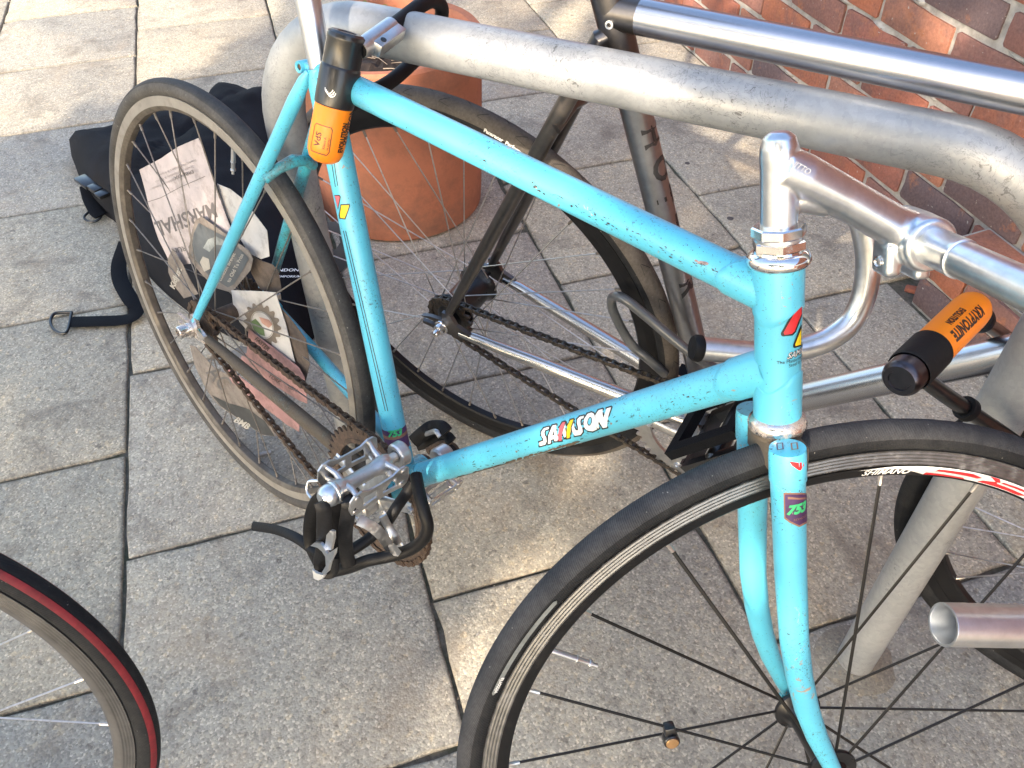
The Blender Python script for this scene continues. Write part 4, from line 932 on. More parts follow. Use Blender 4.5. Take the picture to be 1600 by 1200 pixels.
# far pedal clip
VF = (CAML - V((PF.x, .13, PF.z))).normalized()
def ribf(name, pts, w, th, m, par):
    P = spline([P1(*p) for p in pts], 6); mb = MB(); mb.tube(P, w, 12, True, ell=(VF, th / w)); return mb.build(name, m, par)
ribf('toe_strap', [(646, 690, .13), (662, 676, .14), (674, 668, .15), (690, 668, .15), (698, 676, .15)], .011, .004, M_LEATH, pf)
ribf('toe_strap', [(652, 696, .14), (672, 690, .15), (696, 682, .16), (706, 690, .16)], .009, .003, M_LEATH, pf)
ribf('toe_clip', [(668, 705, .14), (690, 694, .15), (708, 698, .16), (714, 714, .16), (700, 728, .15), (684, 734, .14)], .006, .003, M_RUST, pf)
ribf('toe_clip', [(676, 712, .14), (694, 702, .15), (704, 708, .15), (700, 722, .15)], .011, .003, M_LEATH, pf)
ribf('buckle', [(652, 674, .14), (664, 678, .14), (680, 674, .14), (688, 682, .14)], .004, .002, M_ALUM, pf)
ribf('clip_strip', [(700, 756, .10), (684, 768, .10), (668, 780, .10), (656, 792, .08)], .004, .0015, M_ALUM, pf)
# decals
W_ = lambda p: M1 @ V(p)
def paint_on(parent, P0, P1_, r, px, mat, crop, lift=.0004, strokew=None, name='decal'):
    ox, oy, sc = crop; poly = [(ox + x / sc, oy + y / sc) for x, y in px]
    a, b = W_(P0), W_(P1_)
    sh = stroke(poly, strokew) if strokew else poly2d(poly, 3.0)
    return decal(name, sh, lambda u, v: L1(cyl(u, v, a, b, r + lift)), mat, parent)
SAM = {'S': [(380, 470), (300, 490), (262, 540), (258, 600), (285, 650), (290, 690), (228, 708), (232, 770), (318, 748), (340, 700), (335, 640), (312, 600), (305, 560), (320, 520), (370, 505)],
 'A': [(492, 435), (430, 450), (370, 600), (362, 738), (405, 725), (410, 670), (455, 660), (465, 695), (510, 690), (510, 600), (490, 520)],
 'm': [(636, 412), (605, 500), (590, 560), (620, 640), (640, 625), (642, 560), (632, 500)],
 's': [(925, 295), (860, 310), (820, 350), (815, 420), (832, 470), (830, 525), (795, 520), (775, 480), (762, 400), (732, 480), (740, 540), (780, 610), (870, 595), (905, 550), (900, 500), (872, 430), (868, 380), (880, 345), (915, 335)],
 'O': [(1040, 245), (980, 265), (930, 340), (918, 420), (935, 490), (990, 530), (1060, 540), (1130, 510), (1108, 440), (1105, 380), (1090, 290), (1070, 255)],
 'N': [(1215, 190), (1150, 210), (1100, 290), (1110, 440), (1140, 500), (1160, 490), (1150, 420), (1155, 380), (1220, 490), (1285, 475), (1290, 380), (1310, 280), (1350, 160), (1280, 180), (1240, 290), (1225, 330), (1215, 260)]}
PINK = [(632, 392), (590, 400), (540, 480), (522, 600), (528, 690), (575, 685), (578, 600), (595, 500)]; YEL = [(762, 352), (715, 362), (665, 450), (650, 560), (655, 650), (700, 640), (710, 570), (720, 470)]
cs = (820, 620, 10)
for q in list(SAM.values()) + [PINK, YEL]: paint_on(down_t, BB, DT1, .0152, q, M_PBLACK, cs, .0002, 2.1, 'decal_outline')
for q in SAM.values(): paint_on(down_t, BB, DT1, .0152, q, M_WHITE, cs, .0004)
paint_on(down_t, BB, DT1, .0152, PINK, M_PPINK, cs, .0005); paint_on(down_t, BB, DT1, .0152, YEL, M_PYEL, cs, .0005)
paint_on(down_t, BB, DT1, .0152, [(1010, 315), (985, 355), (972, 410), (990, 450), (1020, 450), (1048, 400), (1050, 350), (1035, 318)], M_PBLACK, cs, .0006)
paint_on(down_t, BB, DT1, .0152, [(1012, 332), (992, 365), (984, 408), (998, 436), (1018, 436), (1036, 396), (1038, 352), (1028, 330)], M_TURQ, cs, .0008)
paint_on(down_t, BB, DT1, .0152, [(452, 520), (428, 605), (458, 600)], M_PBLACK, cs, .0006)
c7 = (500, 290, 10.91)
yb = [(350, 318), (505, 312), (512, 350), (432, 578), (330, 566), (318, 500)]; yi = [(362, 338), (492, 332), (495, 350), (420, 560), (345, 548), (338, 500)]
paint_on(seat_t, BB, ST, .0150, yb, M_PBLACK, c7, .0003); paint_on(seat_t, BB, ST, .0150, yi, M_PYEL, c7, .0005)
pk = [(240, 160), (330, 160), (352, 190), (345, 230), (305, 415), (250, 180)]; pi_ = [(248, 175), (325, 175), (335, 200), (300, 380), (262, 200)]
paint_on(seat_t, BB, ST, .0150, pk, M_PBLACK, c7, .0003); paint_on(seat_t, BB, ST, .0150, pi_, M_PPINK, c7, .0005)
for a, b in (((232, 0), (262, 40)), ((395, 775), (1010, 3770 - 0))): pass
for (x0, y0, x1, y1) in ((515.5, 238, 524, 292), (519.5, 238, 527.5, 290), (536.5, 361, 602, 642), (540, 361, 606, 642)):
    poly = [(x0 + (x1 - x0) * i / 14, y0 + (y1 - y0) * i / 14) for i in range(15)]; a, b = W_(BB), W_(ST)
    decal('pinstripe', stroke(poly, .55, False), lambda u, v: L1(cyl(u, v, a, b, .0153)), M_PBLACK, seat_t)
c3 = (1140, 460, 7.5)
hk = [(848, 112), (770, 150), (600, 455), (604, 480), (625, 494), (740, 482), (780, 440), (822, 330), (850, 250)]; hr_ = [(846, 140), (788, 168), (632, 452), (646, 474), (730, 462), (764, 430), (802, 325), (846, 225)]
paint_on(head_t, HB, HT, .0163, hk, M_PBLACK, c3, .0004); paint_on(head_t, HB, HT, .0163, hr_, M_PRED, c3, .0006)
hk = [(846, 350), (820, 400), (745, 590), (745, 620), (765, 630), (842, 605)]; hr_ = [(842, 400), (768, 588), (772, 606), (838, 590)]
paint_on(head_t, HB, HT, .0163, hk, M_PBLACK, c3, .0004); paint_on(head_t, HB, HT, .0163, hr_, M_PYEL, c3, .0006)
def phi_of(P0, P1_, r, u, v, face):
    p = L1(cyl(u, v, W_(P0), W_(P1_), r)); D = (P1_ - P0).normalized(); x = (face - D * face.dot(D)).normalized(); y = D.cross(x); q = p - P0; return atan2(q.dot(y), q.dot(x)), q.dot(D) / (P1_ - P0).length
FC = CAML - HB
def wrap_text(parent, body, size, P0, P1_, r, u, v, mat, shear=0, bold=0, name='lettering', lift=.0006, spread=1.0, left=True):
    D = (P1_ - P0).normalized(); face = CAML - P0; x = (face - D * face.dot(D)).normalized(); y = D.cross(x); ph, t = phi_of(P0, P1_, r, u, v, face)
    vs, fs = text2d(body, size, shear, bold); mn = min(a for a, b in vs); L = (P1_ - P0).length; rr = r + lift
    f = lambda a, b: P0 + D * (t * L + b) + (x * cos(ph + (a - (mn if left else 0)) * spread / rr) + y * sin(ph + (a - (mn if left else 0)) * spread / rr)) * rr
    return link(name, tomesh(name, [f(a, b) for a, b in vs], fs, False), mat, parent)
wrap_text(head_t, 'SAMSON', .0062, HB, HT, .0163, 1229, 557, M_PBLACK, .4, .0005, lift=.0004); wrap_text(head_t, 'SAMSON', .0062, HB, HT, .0163, 1229.5, 556.5, M_WHITE, .4, 0, lift=.0006)
wrap_text(head_t, 'The Mastermade', .0036, HB, HT, .0163, 1213.5, 566.5, M_PBLACK); wrap_text(head_t, 'Steel by Samson', .0036, HB, HT, .0163, 1232, 571.5, M_PBLACK)
def hx(v): return v
# fork blade marks
bt0, bt1 = blN[5], blN[3]
c753 = (1140, 620, 5.0)
def blade(px, m, lift, st=None): return paint_on(nearblade, bt0, bt1, .0124, px, m, c753, lift, st)
blade([(420, 750), (628, 752), (634, 960), (600, 990), (545, 1018), (470, 985), (426, 952)], M_GOLD, .0003); blade([(432, 764), (630, 764), (630, 950), (600, 975), (545, 1004), (475, 972), (436, 942)], M_PURP, .0005)
blade([(455, 782), (545, 790), (630, 782), (630, 796), (545, 804), (455, 800)], M_GOLD, .0006)
wrap_text(nearblade, '753', .0105, bt0, bt1, .0124, 1229, 797, M_PGREEN, .35, .0006, lift=.0008); wrap_text(nearblade, 'REYNOLDS', .0026, bt0, bt1, .0124, 1240, 812, M_GOLD, lift=.0008)
blade([(466, 515), (480, 503), (545, 510), (606, 488), (618, 496), (560, 590), (545, 590), (480, 540)], M_PBLACK, .0010); blade([(474, 515), (484, 508), (545, 517), (600, 498), (606, 503), (556, 574), (540, 574), (486, 536)], M_PRED, .0012)
blade([(515, 575), (530, 570), (545, 592), (560, 590), (575, 600), (556, 652), (542, 655)], simple('bare metal chip', (.35, .27, .24), .6, .3), .0009)
cap = HB - UH * .0080 - SY * .0315 - SF * .006
for k, (dx, dy, mt) in enumerate(((-.0052, .001, simple('violet outline', (.10, .08, .14), .5)), (.0045, -.001, M_GOLD))):
    oc = cap + UH * .0009; ax = -SY * 0 + (SF * .9 - SY * .25).normalized(); 
    Ru = L1(CAMP + RX) - CAML; ax = (Ru - UH * Ru.dot(UH)).normalized(); ay = UH.cross(ax)
    sh = stroke([(dx - .0028, dy - .0040), (dx + .0012, dy - .0040), (dx + .0030, dy + .0042), (dx - .0010, dy + .0042)], .0005); decal('decal', sh, lambda a, b: oc + ax * a + ay * b, mt, nearblade)
# seat tube band
mb = MB(); mb.lathe(BB + US * .052, US, [(.01525, 0), (.01525, .030)], 36); mb.build('sticker', M_PURP, seat_t); mb = MB(); mb.lathe(BB + US * .070, US, [(.0154, 0), (.0154, .0045)], 36); mb.build('sticker', M_GOLD, seat_t)
wrap_text(seat_t, '753', .0125, BB, ST, .0150, 606, 678, M_PGREEN, .3, .0006, lift=.0009)
# rim and tyre lettering of the front wheel
def rim_poly(par, pts, m, y=-.0094, name='decal'):
    """pts (angle deg, radius)"""
    sh = poly2d([(a, (r - .29) * 1000) for a, r in pts], 1.2)
    return decal(name, sh, lambda a, r: FA + SF * ((.29 + r / 1000) * cos(radians(a))) + UH * ((.29 + r / 1000) * sin(radians(a))) + SY * (-(.0056 + (.0041) * min(1, max(0, (r / 1000 + .0008) / .0092))) - .0007), m, par)
def rim_px(px): # pixel outline to (angle, radius)
    out = []
    nW = (M1.to_3x3() @ SY)
    for u, v in px:
        p = L1(hit(u, v, W_(FA - SY * .0085), nW)) - FA; out.append((math.degrees(atan2(p.dot(UH), p.dot(SF))), sqrt(p.dot(UH) ** 2 + p.dot(SF) ** 2)))
    return out
rim_poly(fw, [(97, .2995), (97, .2915), (76, .2915), (56, .2910), (40, .2910), (40, .2995), (56, .2995), (76, .2995)], M_RIMB)
def rp(lst, m): # outlines in the band: (angle, 0..1 across)
    o = rim_poly(fw, [(a, .2907 + .0092 * t) for a, t in lst], m); 
    for v in o.data.vertices: v.co -= SY * .0003
    return o
rp([(85.6, .8), (80, .97), (75, 1), (60, 1), (50, 1), (50, .02), (60, .02), (74.5, .05), (76.8, .42), (78.6, .66), (83, .72)], M_WHITE)
def rp2(lst, m):
    o = rim_poly(fw, [(a, .2907 + .0092 * t) for a, t in lst], m)
    for v in o.data.vertices: v.co -= SY * .0006
    return o
rp2([(72.6, .80), (66.6, .82), (64.6, .60), (65.2, .42), (72.9, .55)], M_PRED); rp2([(74.2, .30), (67.4, .18), (67.0, .04), (74.4, .06)], M_PRED)
rp2([(63.6, .98), (61.8, .98), (61.0, .62), (64.0, .35), (64.6, .10), (56, .06), (55, .34), (61.2, .42)], M_PRED); rp2([(60.6, .74), (56, .80), (56, .58), (60.8, .58)], M_PRED)
def arc_text(par, body, size, C, F, U, Yv, y, r, a_start, mat, shear=0, bold=0, sp=1.0, lift=0.0, flip=False):
    vs, fs = text2d(body, size, shear, bold, 1, sp); mn = min(a for a, b in vs)
    f = lambda a, b: C + F * ((r + b) * cos(radians(a_start) - (a - mn) / r)) + U * ((r + b) * sin(radians(a_start) - (a - mn) / r)) + Yv * (y(r + b) if callable(y) else y)
    return link('lettering', tomesh('lettering', [f(a, b) for a, b in vs], fs, False), mat, par)
arc_text(fw, 'SHIMANO', .0085, FA, SF, UH, SY, (lambda r: -(.0056 + .0041 * min(1, max(0, (r - .2892) / .0092)) + .0016)), .2945, 84.8, M_WHITE, .3, .0002, 1.05)
def tyre_y(r): # side of the front tyre
    q = (r - .3222) / .0122; return -(.0122 * sqrt(max(0, 1 - q * q)) + .0006)
sh = poly2d([(152.8, .0012), (152.4, .0028), (134.2, .0028), (133.8, .0012), (134.2, -.0012), (152.2, -.0012)], .8)
decal('decal', sh, lambda a, b: FA + SF * ((.3195 + b) * cos(radians(a))) + UH * ((.3195 + b) * sin(radians(a))) + SY * (tyre_y(.3195 + b)), simple('silver tyre label', (.30, .32, .31), .4, .4, var=.4, vs=60, dirt=(.12, .13, .13), dth=.5, ds=60), fw)
arc_text(fw, 'vittoria', .0060, FA, SF, UH, SY, lambda r: tyre_y(r) - .0006, .3200, 152.2, M_WHITE, .1, .0001)
# stem stamp
n_ = W_(HC) - W_(SCP)
for body, u, v, s_ in (('NITTO', 1250, 261, .0052), ('110', 1243, 271, .0050)):
    o_ = L1(CAMP + ray(u, v) * .5); ax_ = ext.normalized(); ay_ = (UH - ax_ * UH.dot(ax_)).normalized(); nn2 = ax_.cross(ay_); nn2 = nn2 if nn2.dot(CAML - HC) > 0 else -nn2
    side = e0 + ext * .22 + nn2 * .0156; P = L1(hit(u, v, W_(side), M1.to_3x3() @ nn2)); vs, fs = text2d(body, s_, .25)
    ax2 = ax_ if (W_(P + ax_) - W_(P)).dot(RX) > 0 else -ax_; link('lettering', tomesh('lettering', [P + ax2 * a + ay_ * b for a, b in vs], fs, False), M_WHITE, stem)

# chips and scratches where the photograph shows them
def blemishes(parent, P0, P1_, r, spots, mat, seed):
    rs_ = random.Random(seed); a, b = W_(P0), W_(P1_); vs, fs = [], []
    for u, v, l, w_, ang in spots:
        n = 9; k = len(vs)
        for i in range(n):
            t = 2 * pi * i / n; q = rs_.uniform(.55, 1.1); x, y = l * cos(t) * q, w_ * sin(t) * q; ca, sa = cos(radians(ang)), sin(radians(ang))
            vs.append(L1(cyl(u + x * ca - y * sa, v + x * sa + y * ca, a, b, r + .00035)))
        fs.append(tuple(range(k, k + n)))
    o = link('paint_chips', tomesh('paint_chips', vs, fs, False), mat, parent); o['kind'] = 'stuff'; return o
M_CHIPD = simple('dark chipped paint', (.05, .055, .06), .7, var=.5, vs=300); M_CHIPB = simple('bare pinkish metal', (.36, .27, .25), .55, .3, var=.4, vs=300)
rs_ = random.Random(4)
tt_y = lambda x: 155 + (x - 587) * .480
sp_ = [(733, 237, 1.6, 1, 60), (744, 244, 1.6, 1.2, 60), (757, 251, 3.4, 2.4, 40), (613, 192, 1.5, .8, 30), (690, 226, 1.8, .8, 50), (836, 292, 4, 3, 20), (842, 298, 4, 2.2, 30), (850, 303, 3, 1.6, 40), (832, 285, 2, 1.4, 0), (893, 322, 1.4, 3, 20), (904, 319, 1.6, 1, 30), (1048, 402, 5, 1.2, 30), (1062, 408, 4, .8, 25)]
for i in range(60):
    x = rs_.uniform(860, 1150); sp_.append((x, tt_y(x) + rs_.uniform(12, 25), rs_.uniform(1.2, 4.5), rs_.uniform(.5, 1.0), rs_.gauss(28, 14)))
for i in range(26):
    x = rs_.uniform(600, 1120); sp_.append((x, tt_y(x) + rs_.uniform(-18, 22), rs_.uniform(.7, 1.6), rs_.uniform(.5, .9), rs_.uniform(0, 180)))
blemishes(top_t, TT0, TT1, .0139, sp_, M_CHIPD, 1)
blemishes(top_t, TT0, TT1, .0139, [(1098, 411, 9, 4, 5), (1088, 408, 4, 2, 20), (873, 321, 2, 3, 10), (838, 294, 2, 1.4, 10)], M_CHIPB, 2)
dt_y = lambda x: 724 - (x - 720) * .305
sp_ = [(1075, 620, 3.5, 1.6, 0), (1068, 617, 2, 1.2, 30), (1083, 620, 2.5, 1, 0)]
for i in range(70):
    x = rs_.uniform(740, 1150); sp_.append((x, dt_y(x) + rs_.uniform(-6, 20), rs_.uniform(.8, 4.0), rs_.uniform(.5, 1.0), rs_.gauss(-17, 12)))
blemishes(down_t, BB, DT1, .0152, sp_, M_CHIPD, 3)
blemishes(down_t, BB, DT1, .0152, [(807, 706, 2.4, 2, 0), (907, 694, 2.4, 3, 60), (955, 662, 1.8, 2.4, 0), (1000, 650, 1.5, 1.2, 0)], M_CHIPB, 4)
M_MUD = simple('dried brown grime', (.13, .10, .07), .95, var=.5, vs=120)
blemishes(down_t, BB, DT1, .0152, [(x + rs_.uniform(-3, 3), dt_y(x) + (21.5 - (x - 700) * -.004), rs_.uniform(4, 9), rs_.uniform(1.0, 2.6), -17) for x in range(665, 900, 6)], M_MUD, 5)
blemishes(head_t, HB, HT, .0163, [(rs_.uniform(1185, 1250), rs_.uniform(430, 640), rs_.uniform(.6, 1.3), rs_.uniform(.5, 1), rs_.uniform(0, 180)) for i in range(22)] + [(rs_.uniform(1228, 1250), rs_.uniform(595, 640), rs_.uniform(.6, 1.6), rs_.uniform(.5, 1), rs_.uniform(0, 180)) for i in range(30)], M_CHIPD, 6)
# ------------------------------------------------------------------ raw steel bicycle
q2 = dict(x=.22797, y=.35158, yaw=.22338, lean=.12117, cs=.39538, bbz=.28393, sa=1.28156, Ls=.56045, hx=.84835, hz=.85405, ha=1.28089, Lh=.10644, R=.34063, bp=-.00884)
M2 = Matrix.Translation((q2['x'], q2['y'], 0)) @ (rotz(q2['yaw']) @ rotx(q2['lean']) @ roty(q2['bp'])).to_4x4(); M2i = M2.inverted()
b2 = empty('bicycle', 'unpainted raw steel bicycle leaning on the far side of the stand, beside the brick wall', 'bicycle', M2)
def P2(u, v, y=0.0): return M2i @ hit(u, v, M2 @ V((0, y, 0)), M2.to_3x3() @ Y3)
R2 = q2['R']; RA2 = V((0, 0, R2)); BB2 = V((q2['cs'], 0, q2['bbz'])); US2 = V((-cos(q2['sa']), 0, sin(q2['sa']))); ST2 = BB2 + US2 * q2['Ls']
UH2 = V((-cos(q2['ha']), 0, sin(q2['ha']))); HT2 = V((q2['hx'], 0, q2['hz'])); HB2 = HT2 - UH2 * .14
st2 = tubepart('seat_tube', [BB2, ST2 + US2 * .018], .0163, metal('satin seat tube steel', (.36, .365, .385), .3, var=.12), b2, 36)
tubepart('top_tube', [ST2 + US2 * .002, HT2 - UH2 * .030], .0166, M_RAW, b2, 40)
tubepart('down_tube', [BB2, HB2 + UH2 * .040], .0178, M_RAW, b2, 40)
tubepart('head_tube', [HB2, HT2], .0185, M_RAW, b2, 36)
mb = MB(); mb.lathe(BB2 - Y3 * .034, Y3, [(.016, 0), (.0205, 0), (.0205, .068), (.016, .068)], 36, True); mb.build('bottom_bracket_shell', M_RAWD, b2)
# heat marked joint of the seat cluster
mb = MB(); mb.lathe(ST2 - US2 * .045, US2, [(.0164, 0), (.0165, .01), (.0168, .035), (.0169, .064), (.0164, .069), (.0140, .070)], 36)
mb.tube([ST2 + US2 * .002, ST2 + US2 * .002 + (HT2 - UH2 * .03 - ST2).normalized() * .030], [.0172, .0168], 30)
mb.build('seat_cluster', M_RAWD, b2)
for s in (-1, 1):
    a = ST2 - US2 * .020 + V((-.010, s * .013, 0)); b = V((.010, s * .061, R2 + .022))
    tubepart('seat_stay', [a + V((.012, -s * .010, .006)), a, a.lerp(b, .12), a.lerp(b, .7), b], [.006, .0102, .0098, .0092, .0062], M_RAWD, b2, 20)
    c = V((.040, s * .062, R2 - .004)); d = BB2 + V((-.018, s * .022, .002))
    tubepart('chain_stay', [c - X3 * .012, c.lerp(d, .05), c.lerp(d, .4), c.lerp(d, .8), d], [.006, .0082, .0102, .0112, .0108], M_RAWB, b2, 22)
    mb = MB(); plate_h(mb, (0, s * .0635, R2), X3, Z3, [[(-.036, .006), (-.036, .0045), (.002, .0045), (.007, .0), (.002, -.0045), (-.036, -.0045), (-.036, -.010), (-.006, -.013), (.012, -.013), (.030, -.012), (.048, -.010), (.048, .003), (.026, .012), (.018, .030), (.004, .030), (.002, .013), (-.020, .011)]], .006); mb.build('dropout', M_RAWD, b2, True, 30)
    mb = MB(); mb.lathe((0, s * .067, R2), Y3 * s, [(.004, 0), (.0115, 0), (.0115, .0025), (.0090, .003), (.0088, .010), (.0050, .011), (.0050, .0185), (.0038, .020), (.0001, .0202)], 26); mb.build('axle_nut', M_CHROME, b2, True, 30)
mb = MB(); mb.tube([V((.186, -.032, .70)), V((.19, 0, .712)), V((.186, .032, .70))], .0065, 16); mb.build('brake_bridge', M_RAWD, b2)
mb = MB(); mb.lathe(ST2 + US2 * .020, US2, [(.0137, 0), (.0137, .20)], 36); mb.build('seat_post', M_ALUM, b2)
mb = MB(); bc = ST2 + V((.0, -.0165, -.003)); mb.lathe(ST2 + V((.006, -.0172, -.002)), V((.1, -1, .2)), [(.0022, 0), (.0040, 0), (.0044, .001), (.0040, .002), (.0022, .0022)], 16, True); mb.build('eyelet', M_ALU, b2)
mb = MB(); sc_ = ST2 + US2 * .235; vs = []; fs = []
for x_, w_, z_ in prof:
    for k in range(nn_): a = 2 * pi * k / nn_; vs.append(sc_ + V((x_, w_ * cos(a), z_ + .012 + (.016 if sin(a) > 0 else .022) * sin(a))))
for i in range(len(prof) - 1): fs += [(i * nn_ + k, i * nn_ + (k + 1) % nn_, (i + 1) * nn_ + (k + 1) % nn_, (i + 1) * nn_ + k) for k in range(nn_)]
mb.add(vs, fs + [tuple(range(nn_)), tuple(reversed(range(len(vs) - nn_, len(vs))))]); mb.build('saddle', M_LEATH, b2)
rw2 = wheel(b2, RA2, X3, Y3, Z3, R=R2, tw=.0142, ri=.286, n=32, rf=.029, yf=.033, phase=4, rim_m=M_RIMB, track_m=M_RIMB, spoke_m=M_SPS, nip_m=M_SPG, tread=(M_TYBR, 78), side=M_TYB, hubm=M_HUBB, shell=.0255, sr=.0010)
FA2 = M2i @ V((1.197, .526, .349)); 
s2 = .068; FX2 = V((sin(q2['ha']), 0, cos(q2['ha']))); SF2 = FX2 * cos(s2) + Y3 * sin(s2); SY2 = Y3 * cos(s2) - FX2 * sin(s2)
fw2 = wheel(b2, FA2, SF2, SY2, UH2, R=.345, tw=.0135, ri=.288, n=32, rf=.020, yf=.034, phase=7, rim_m=M_RIMB, track_m=M_RIMB, spoke_m=M_SPS, nip_m=M_SPS, tread=(M_TYB, 70), side=M_TYB, hubm=M_HUBB, sr=.0009)
for s in (-1, 1):
    tubepart('fork_blade', [HB2 - UH2 * .02 + SY2 * (.033 * s), HB2 - UH2 * .15 + SY2 * (.038 * s), FA2 + UH2 * .10 + SY2 * (.045 * s) - SF2 * .004, FA2 + SY2 * (.049 * s)], [.0125, .0118, .0095, .0065], M_RAWD, b2, 20)
mb = MB(); mb.box(HB2 - UH2 * .018, SY2, SF2, UH2, .078, .028, .024, .004); mb.build('fork_crown', M_RAWD, b2)
mb = MB(); mb.tube([HT2 + UH2 * .001, HT2 + UH2 * .05, HT2 + UH2 * .052 + SF2 * .09], [.0145, .0145, .014], 20); mb.build('stem', M_ALUM, b2)
mb = MB(); mb.tube([HT2 + UH2 * .052 + SF2 * .09 + SY2 * a for a in (-.26, .26)], .0125, 20); mb.build('handlebar', M_BLACK, b2)
# seat tube letters, tyre letters and sipes
DS = (BB2 - ST2).normalized()
def stext(ch, size, u, v, m):
    L_ = (BB2 - ST2).length; face = M2i @ CAMP - ST2; x = (face - DS * face.dot(DS)).normalized(); y = DS.cross(x)
    p = M2i @ cyl(u, v, M2 @ ST2, M2 @ BB2, .0163); q = p - ST2; t = q.dot(DS); ph = atan2(q.dot(y), q.dot(x)); vs, fs = text2d(ch, size, 0, .0011)
    rr = .0167; sgn = -1 if True else 1
    xs = (sum(a for a, b in vs) / len(vs)); ys = (sum(b for a, b in vs) / len(vs))
    # letters stand sideways: reading runs down the tube
    f = lambda a, b: ST2 + DS * (t + (a - xs)) + (x * cos(ph + (b - ys) / rr * UPS) + y * sin(ph + (b - ys) / rr * UPS)) * rr
    link('lettering', tomesh('lettering', [f(a, b) for a, b in vs], fs, False), m, st2)
_x = (M2i @ CAMP - ST2); _x = (_x - DS * _x.dot(DS)).normalized(); _y = DS.cross(_x); UPS = 1 if (M2.to_3x3() @ _y).dot(RX) > 0 else -1
for ch, u, v in (('H', 1021, 212), ('O', 1036, 262), ('T', 1047, 306), ('T', 1056, 352), ('E', 1066, 400), ('R', 1077, 447)): stext(ch, .036, u, v, M_PBLACK)
rc2 = R2 - .0142
def on_tyre(a, e): # a deg round, e deg over the section (0 = crown, negative = near side)
    rr = .0142 + .0009; r = rc2 + rr * cos(radians(e)); return RA2 + X3 * (r * cos(radians(a))) + Z3 * (r * sin(radians(a))) + Y3 * (rr * sin(radians(e)))
for k in range(40):
    a = 9 * k
    for (p, q) in (((a, 4), (a + 1.9, 34)), ((a + 4.5, -4), (a + 6.4, -34)), ((a + 1.9, 38), (a - .6, 44)), ((a + 6.4, -38), (a + 3.9, -46))):
        poly = [(p[0] + (q[0] - p[0]) * i / 5, (p[1] + (q[1] - p[1]) * i / 5) / 6) for i in range(6)]
        decal('tread_sipe', stroke(poly, .10, False), lambda x, y: on_tyre(x, y * 6), M_TYB, rw2)
vs, fs = text2d('Panaracer  Performance  RiBMo  PT', .0066, .1, .0003, 1); mn = min(a for a, b in vs)
def tf(a, b):
    return on_tyre(76 - math.degrees((a - mn) / .331), -(80 - math.degrees(b / .0150)))
link('lettering', tomesh('lettering', [tf(a, b) for a, b in vs], fs, False), M_WHITE, rw2)
# drivetrain
toothed(b2, 'sprocket', (0, R2), .0345, 17, -.0440, M_CHAIN2, .020, .004)
mb = MB(); mb.lathe((0, -.0505, R2), Y3, [(.008, 0), (.017, .001), (.022, .004), (.024, .010), (.016, .013)], 30); mb.build('lock_ring', M_BLACK, b2)
pp = P2(1120, 690, -.125); a2 = atan2(pp.z - BB2.z, pp.x - BB2.x)
PE2, PF2 = chainset(b2, (BB2.x, BB2.z), .0935, 46, -.0455, a2, .063, .072, .170, M_ALUM, M_ALUM, M_ALU, a0=math.degrees(a2) + 36, inner=.070)
chain(b2, -.0440, (0, R2), .0345, (BB2.x, BB2.z), .0935, M_CHAIN2, sag=.006, y2=-.0455)
for s, E_ in ((-1, PE2), (1, PF2)):
    O = V((E_.x, s * .079, E_.z)); mb = MB(); mb.lathe(O, Y3 * s, [(.0001, -.002), (.0058, -.002), (.0058, .008), (.010, .010), (.010, .095), (.007, .1), (.0001, .1)], 20)
    c = O + Y3 * (s * .055); ex = (X3 * cos(.9) + Z3 * sin(.9)) if s < 0 else X3; ez = V((-ex.z, 0, ex.x))
    plate_h(mb, c, ex, Y3, [[(-.046, -.046), (.046, -.046), (.046, .046), (-.046, .046)], [(-.036, -.036), (-.036, .036), (.036, .036), (.036, -.036)]], .014)
    for k in range(5):
        for sx in (-1, 1): mb.box(c + ex * (sx * .047) + Y3 * (-.036 + .018 * k), ex, Y3, ez, .005, .007, .016)
    pb = mb.build('pedal', M_BLACK, b2, True, 30)
    mb = MB(); plate_h(mb, c + ez * .022, ex, Y3, [[(-.056, -.040), (.056, -.040), (.056, .048), (-.056, .048)], [(-.040, -.026), (-.040, .034), (.040, .034), (.040, -.026)]], .012); mb.build('foot_strap', M_WEB, pb)
# ------------------------------------------------------------------ third bicycle, red striped tyre
M3 = Matrix.Translation((.300, -.640, 0)) @ (rotz(.935) @ rotx(-.19)).to_4x4(); M3i = M3.inverted()
b3 = empty('bicycle', 'bicycle with a red striped black tyre and silver spokes, bottom left corner', 'bicycle', M3)
FA3 = V((0, 0, .337))
pq = M3i @ hit(138, 1057, M3 @ V((0, 0, 0)), M3.to_3x3() @ Y3) - FA3; ph3 = math.degrees(atan2(pq.z, pq.x))
fw3 = wheel(b3, FA3, X3, Y3, Z3, R=.337, tw=.0125, ri=.2925, n=24, cross=2, rf=.019, yf=.035, phase=ph3, rim_m=simple('grey anodised rim', (.16, .155, .15), .4, .6, var=.2), track_m=simple('grey brake track', (.15, .145, .14), .35, .7, var=.2), spoke_m=M_SPS, nip_m=M_SPS, tread=(M_TYB, 30), side=M_TYB, band=(M_RED, 36, 66), hubm=M_ALUM, groove=True)
rw3 = wheel(b3, FA3 - X3 * .985, X3, Y3, Z3, R=.337, tw=.0125, ri=.2925, n=24, cross=2, rf=.022, yf=.034, phase=3, rim_m=M_RIMB, track_m=M_RIMT, spoke_m=M_SPS, nip_m=M_SPS, tread=(M_TYB, 30), side=M_TYB, band=(M_RED, 24, 43), hubm=M_ALUM)
M_NAVY = simple('dark blue paint', (.02, .025, .06), .3, coat=.5)
h3 = V((-.165, 0, .80)); k3 = V((-.13, 0, .665)); bb3 = V((-.585, 0, .285)); s3 = V((-.72, 0, .80)); r3 = V((-.985, 0, .337))
